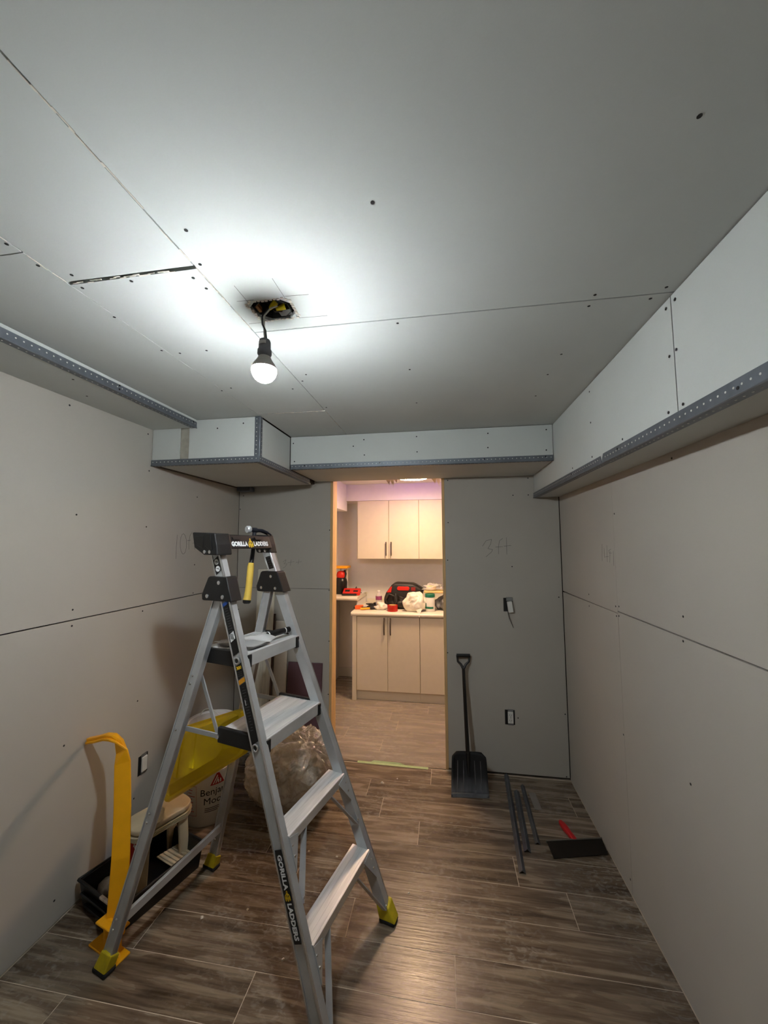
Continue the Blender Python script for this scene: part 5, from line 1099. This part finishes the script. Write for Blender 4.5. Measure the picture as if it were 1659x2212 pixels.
sb_ = tag(MB().box(-0.135, 0.16, -0.08, 0.08, 0, 0.020).build('wood_board', CARD, bevel=0.003, loc=(-0.075, 3.99, CZ+0.177)), 'buff wooden board lying across the tub and bag on the counter', 'board')
t = thing('clear_package', 'crinkled clear plastic package lying on the buff board', 'package', (-0.12, 4.01, CZ+0.198)); crumple('film', CLEAR, t, 0.10, 0.06, 0.032, 6.0, 0.4, 3, 3)
MB().box(-0.07, 0.03, -0.045, 0.03, 0.004, 0.045).build('carton', CARD, t, bevel=0.004)
t = thing('grey_package', 'grey-violet crinkled plastic package at the right end of the buff board', 'package', (0.055, 3.99, CZ+0.198)); crumple('film', mat('violet_grey_film', (0.62, 0.58, 0.66), 0.25, var=0.3), t, 0.065, 0.05, 0.04, 9.0, 0.4, 3, 3)
# items on the raised counter
RZ = 0.985
ch = thing('battery_charger', 'red and black battery charger on the raised kitchen counter', 'charger', (-1.005, 4.08, RZ), 0.12)
M_ = Matrix.Rotation(math.radians(14), 4, 'X')
MB().box(-0.095, 0.095, -0.065, 0.065, 0.012, 0.055, M_).build('housing', REDP, ch, bevel=0.012, seg=2)
MB().box(-0.100, 0.060, -0.085, 0.06, 0.0, 0.020).build('base', BLK, ch, bevel=0.006)
MB().box(-0.070, -0.020, -0.050, 0.0, 0.053, 0.058, M_).build('battery_dock', BLK, ch, bevel=0.002); MB().box(0.020, 0.070, -0.055, -0.015, 0.053, 0.058, M_).build('vent_panel', BLK, ch, bevel=0.002)
MB().tube([(0.04, 0.0, 0.07), (0.045, 0.02, 0.085), (0.055, 0.06, 0.03), (0.10, 0.07, 0.012)], 0.004, 6).build('cord', BLK, ch, smooth=60)
pp = tag(MB().hexa([(-0.13, -0.07, 0), (0.12, -0.075, 0), (0.15, 0.07, 0), (-0.12, 0.07, 0), (-0.13, -0.07, 0.004), (0.12, -0.075, 0.003), (0.15, 0.07, 0.010), (-0.12, 0.07, 0.004)]).build('paper_sheets', WHT, loc=(-1.035, 4.28, RZ)), 'white sheets of paper behind the charger on the raised counter', 'paper')
vc = thing('shop_vacuum', 'dark red and black canister tool at the left end of the raised counter', 'power tool', (-1.150, 4.16, RZ))
MB().lathe([(0.060, 0), (0.068, 0.01), (0.070, 0.13), (0.062, 0.16), (0.045, 0.18)], 24).build('canister', BLKG, vc, smooth=40)
MB().lathe([(0.047, 0.178), (0.052, 0.20), (0.045, 0.235), (0.030, 0.25)], 24).build('red_head', REDP, vc, smooth=40)
MB().tube([(0.03, -0.01, 0.15), (0.055, -0.01, 0.22), (0.04, 0.0, 0.26)], 0.012, 8).build('handle', BLK, vc, smooth=60)
MB().box(-0.030, -0.018, 0.05, 0.075, 0.0, 0.28).box(0.045, 0.06, 0.05, 0.075, 0.0, 0.28).build('rear_posts', WHT, vc)
yt_ = tag(MB().box(-0.11, 0.085, -0.07, 0.10, 0, 0.026).build('yellow_case', YTOOL, bevel=0.005, loc=(-1.150, 4.16, RZ+0.281)), 'flat yellow case balanced on top of the red and black canister tool', 'case')
ob = thing('orange_bucket', 'sliver of an orange plastic bucket behind the right door jamb', 'bucket', (0.115, 2.99, 0.0))
MB().lathe([(0.10, 0), (0.102, 0.004), (0.118, 0.26), (0.122, 0.262), (0.122, 0.275), (0.118, 0.276), (0.114, 0.27), (0.098, 0.01)], 32).build('pail', ORNG, ob, smooth=40)
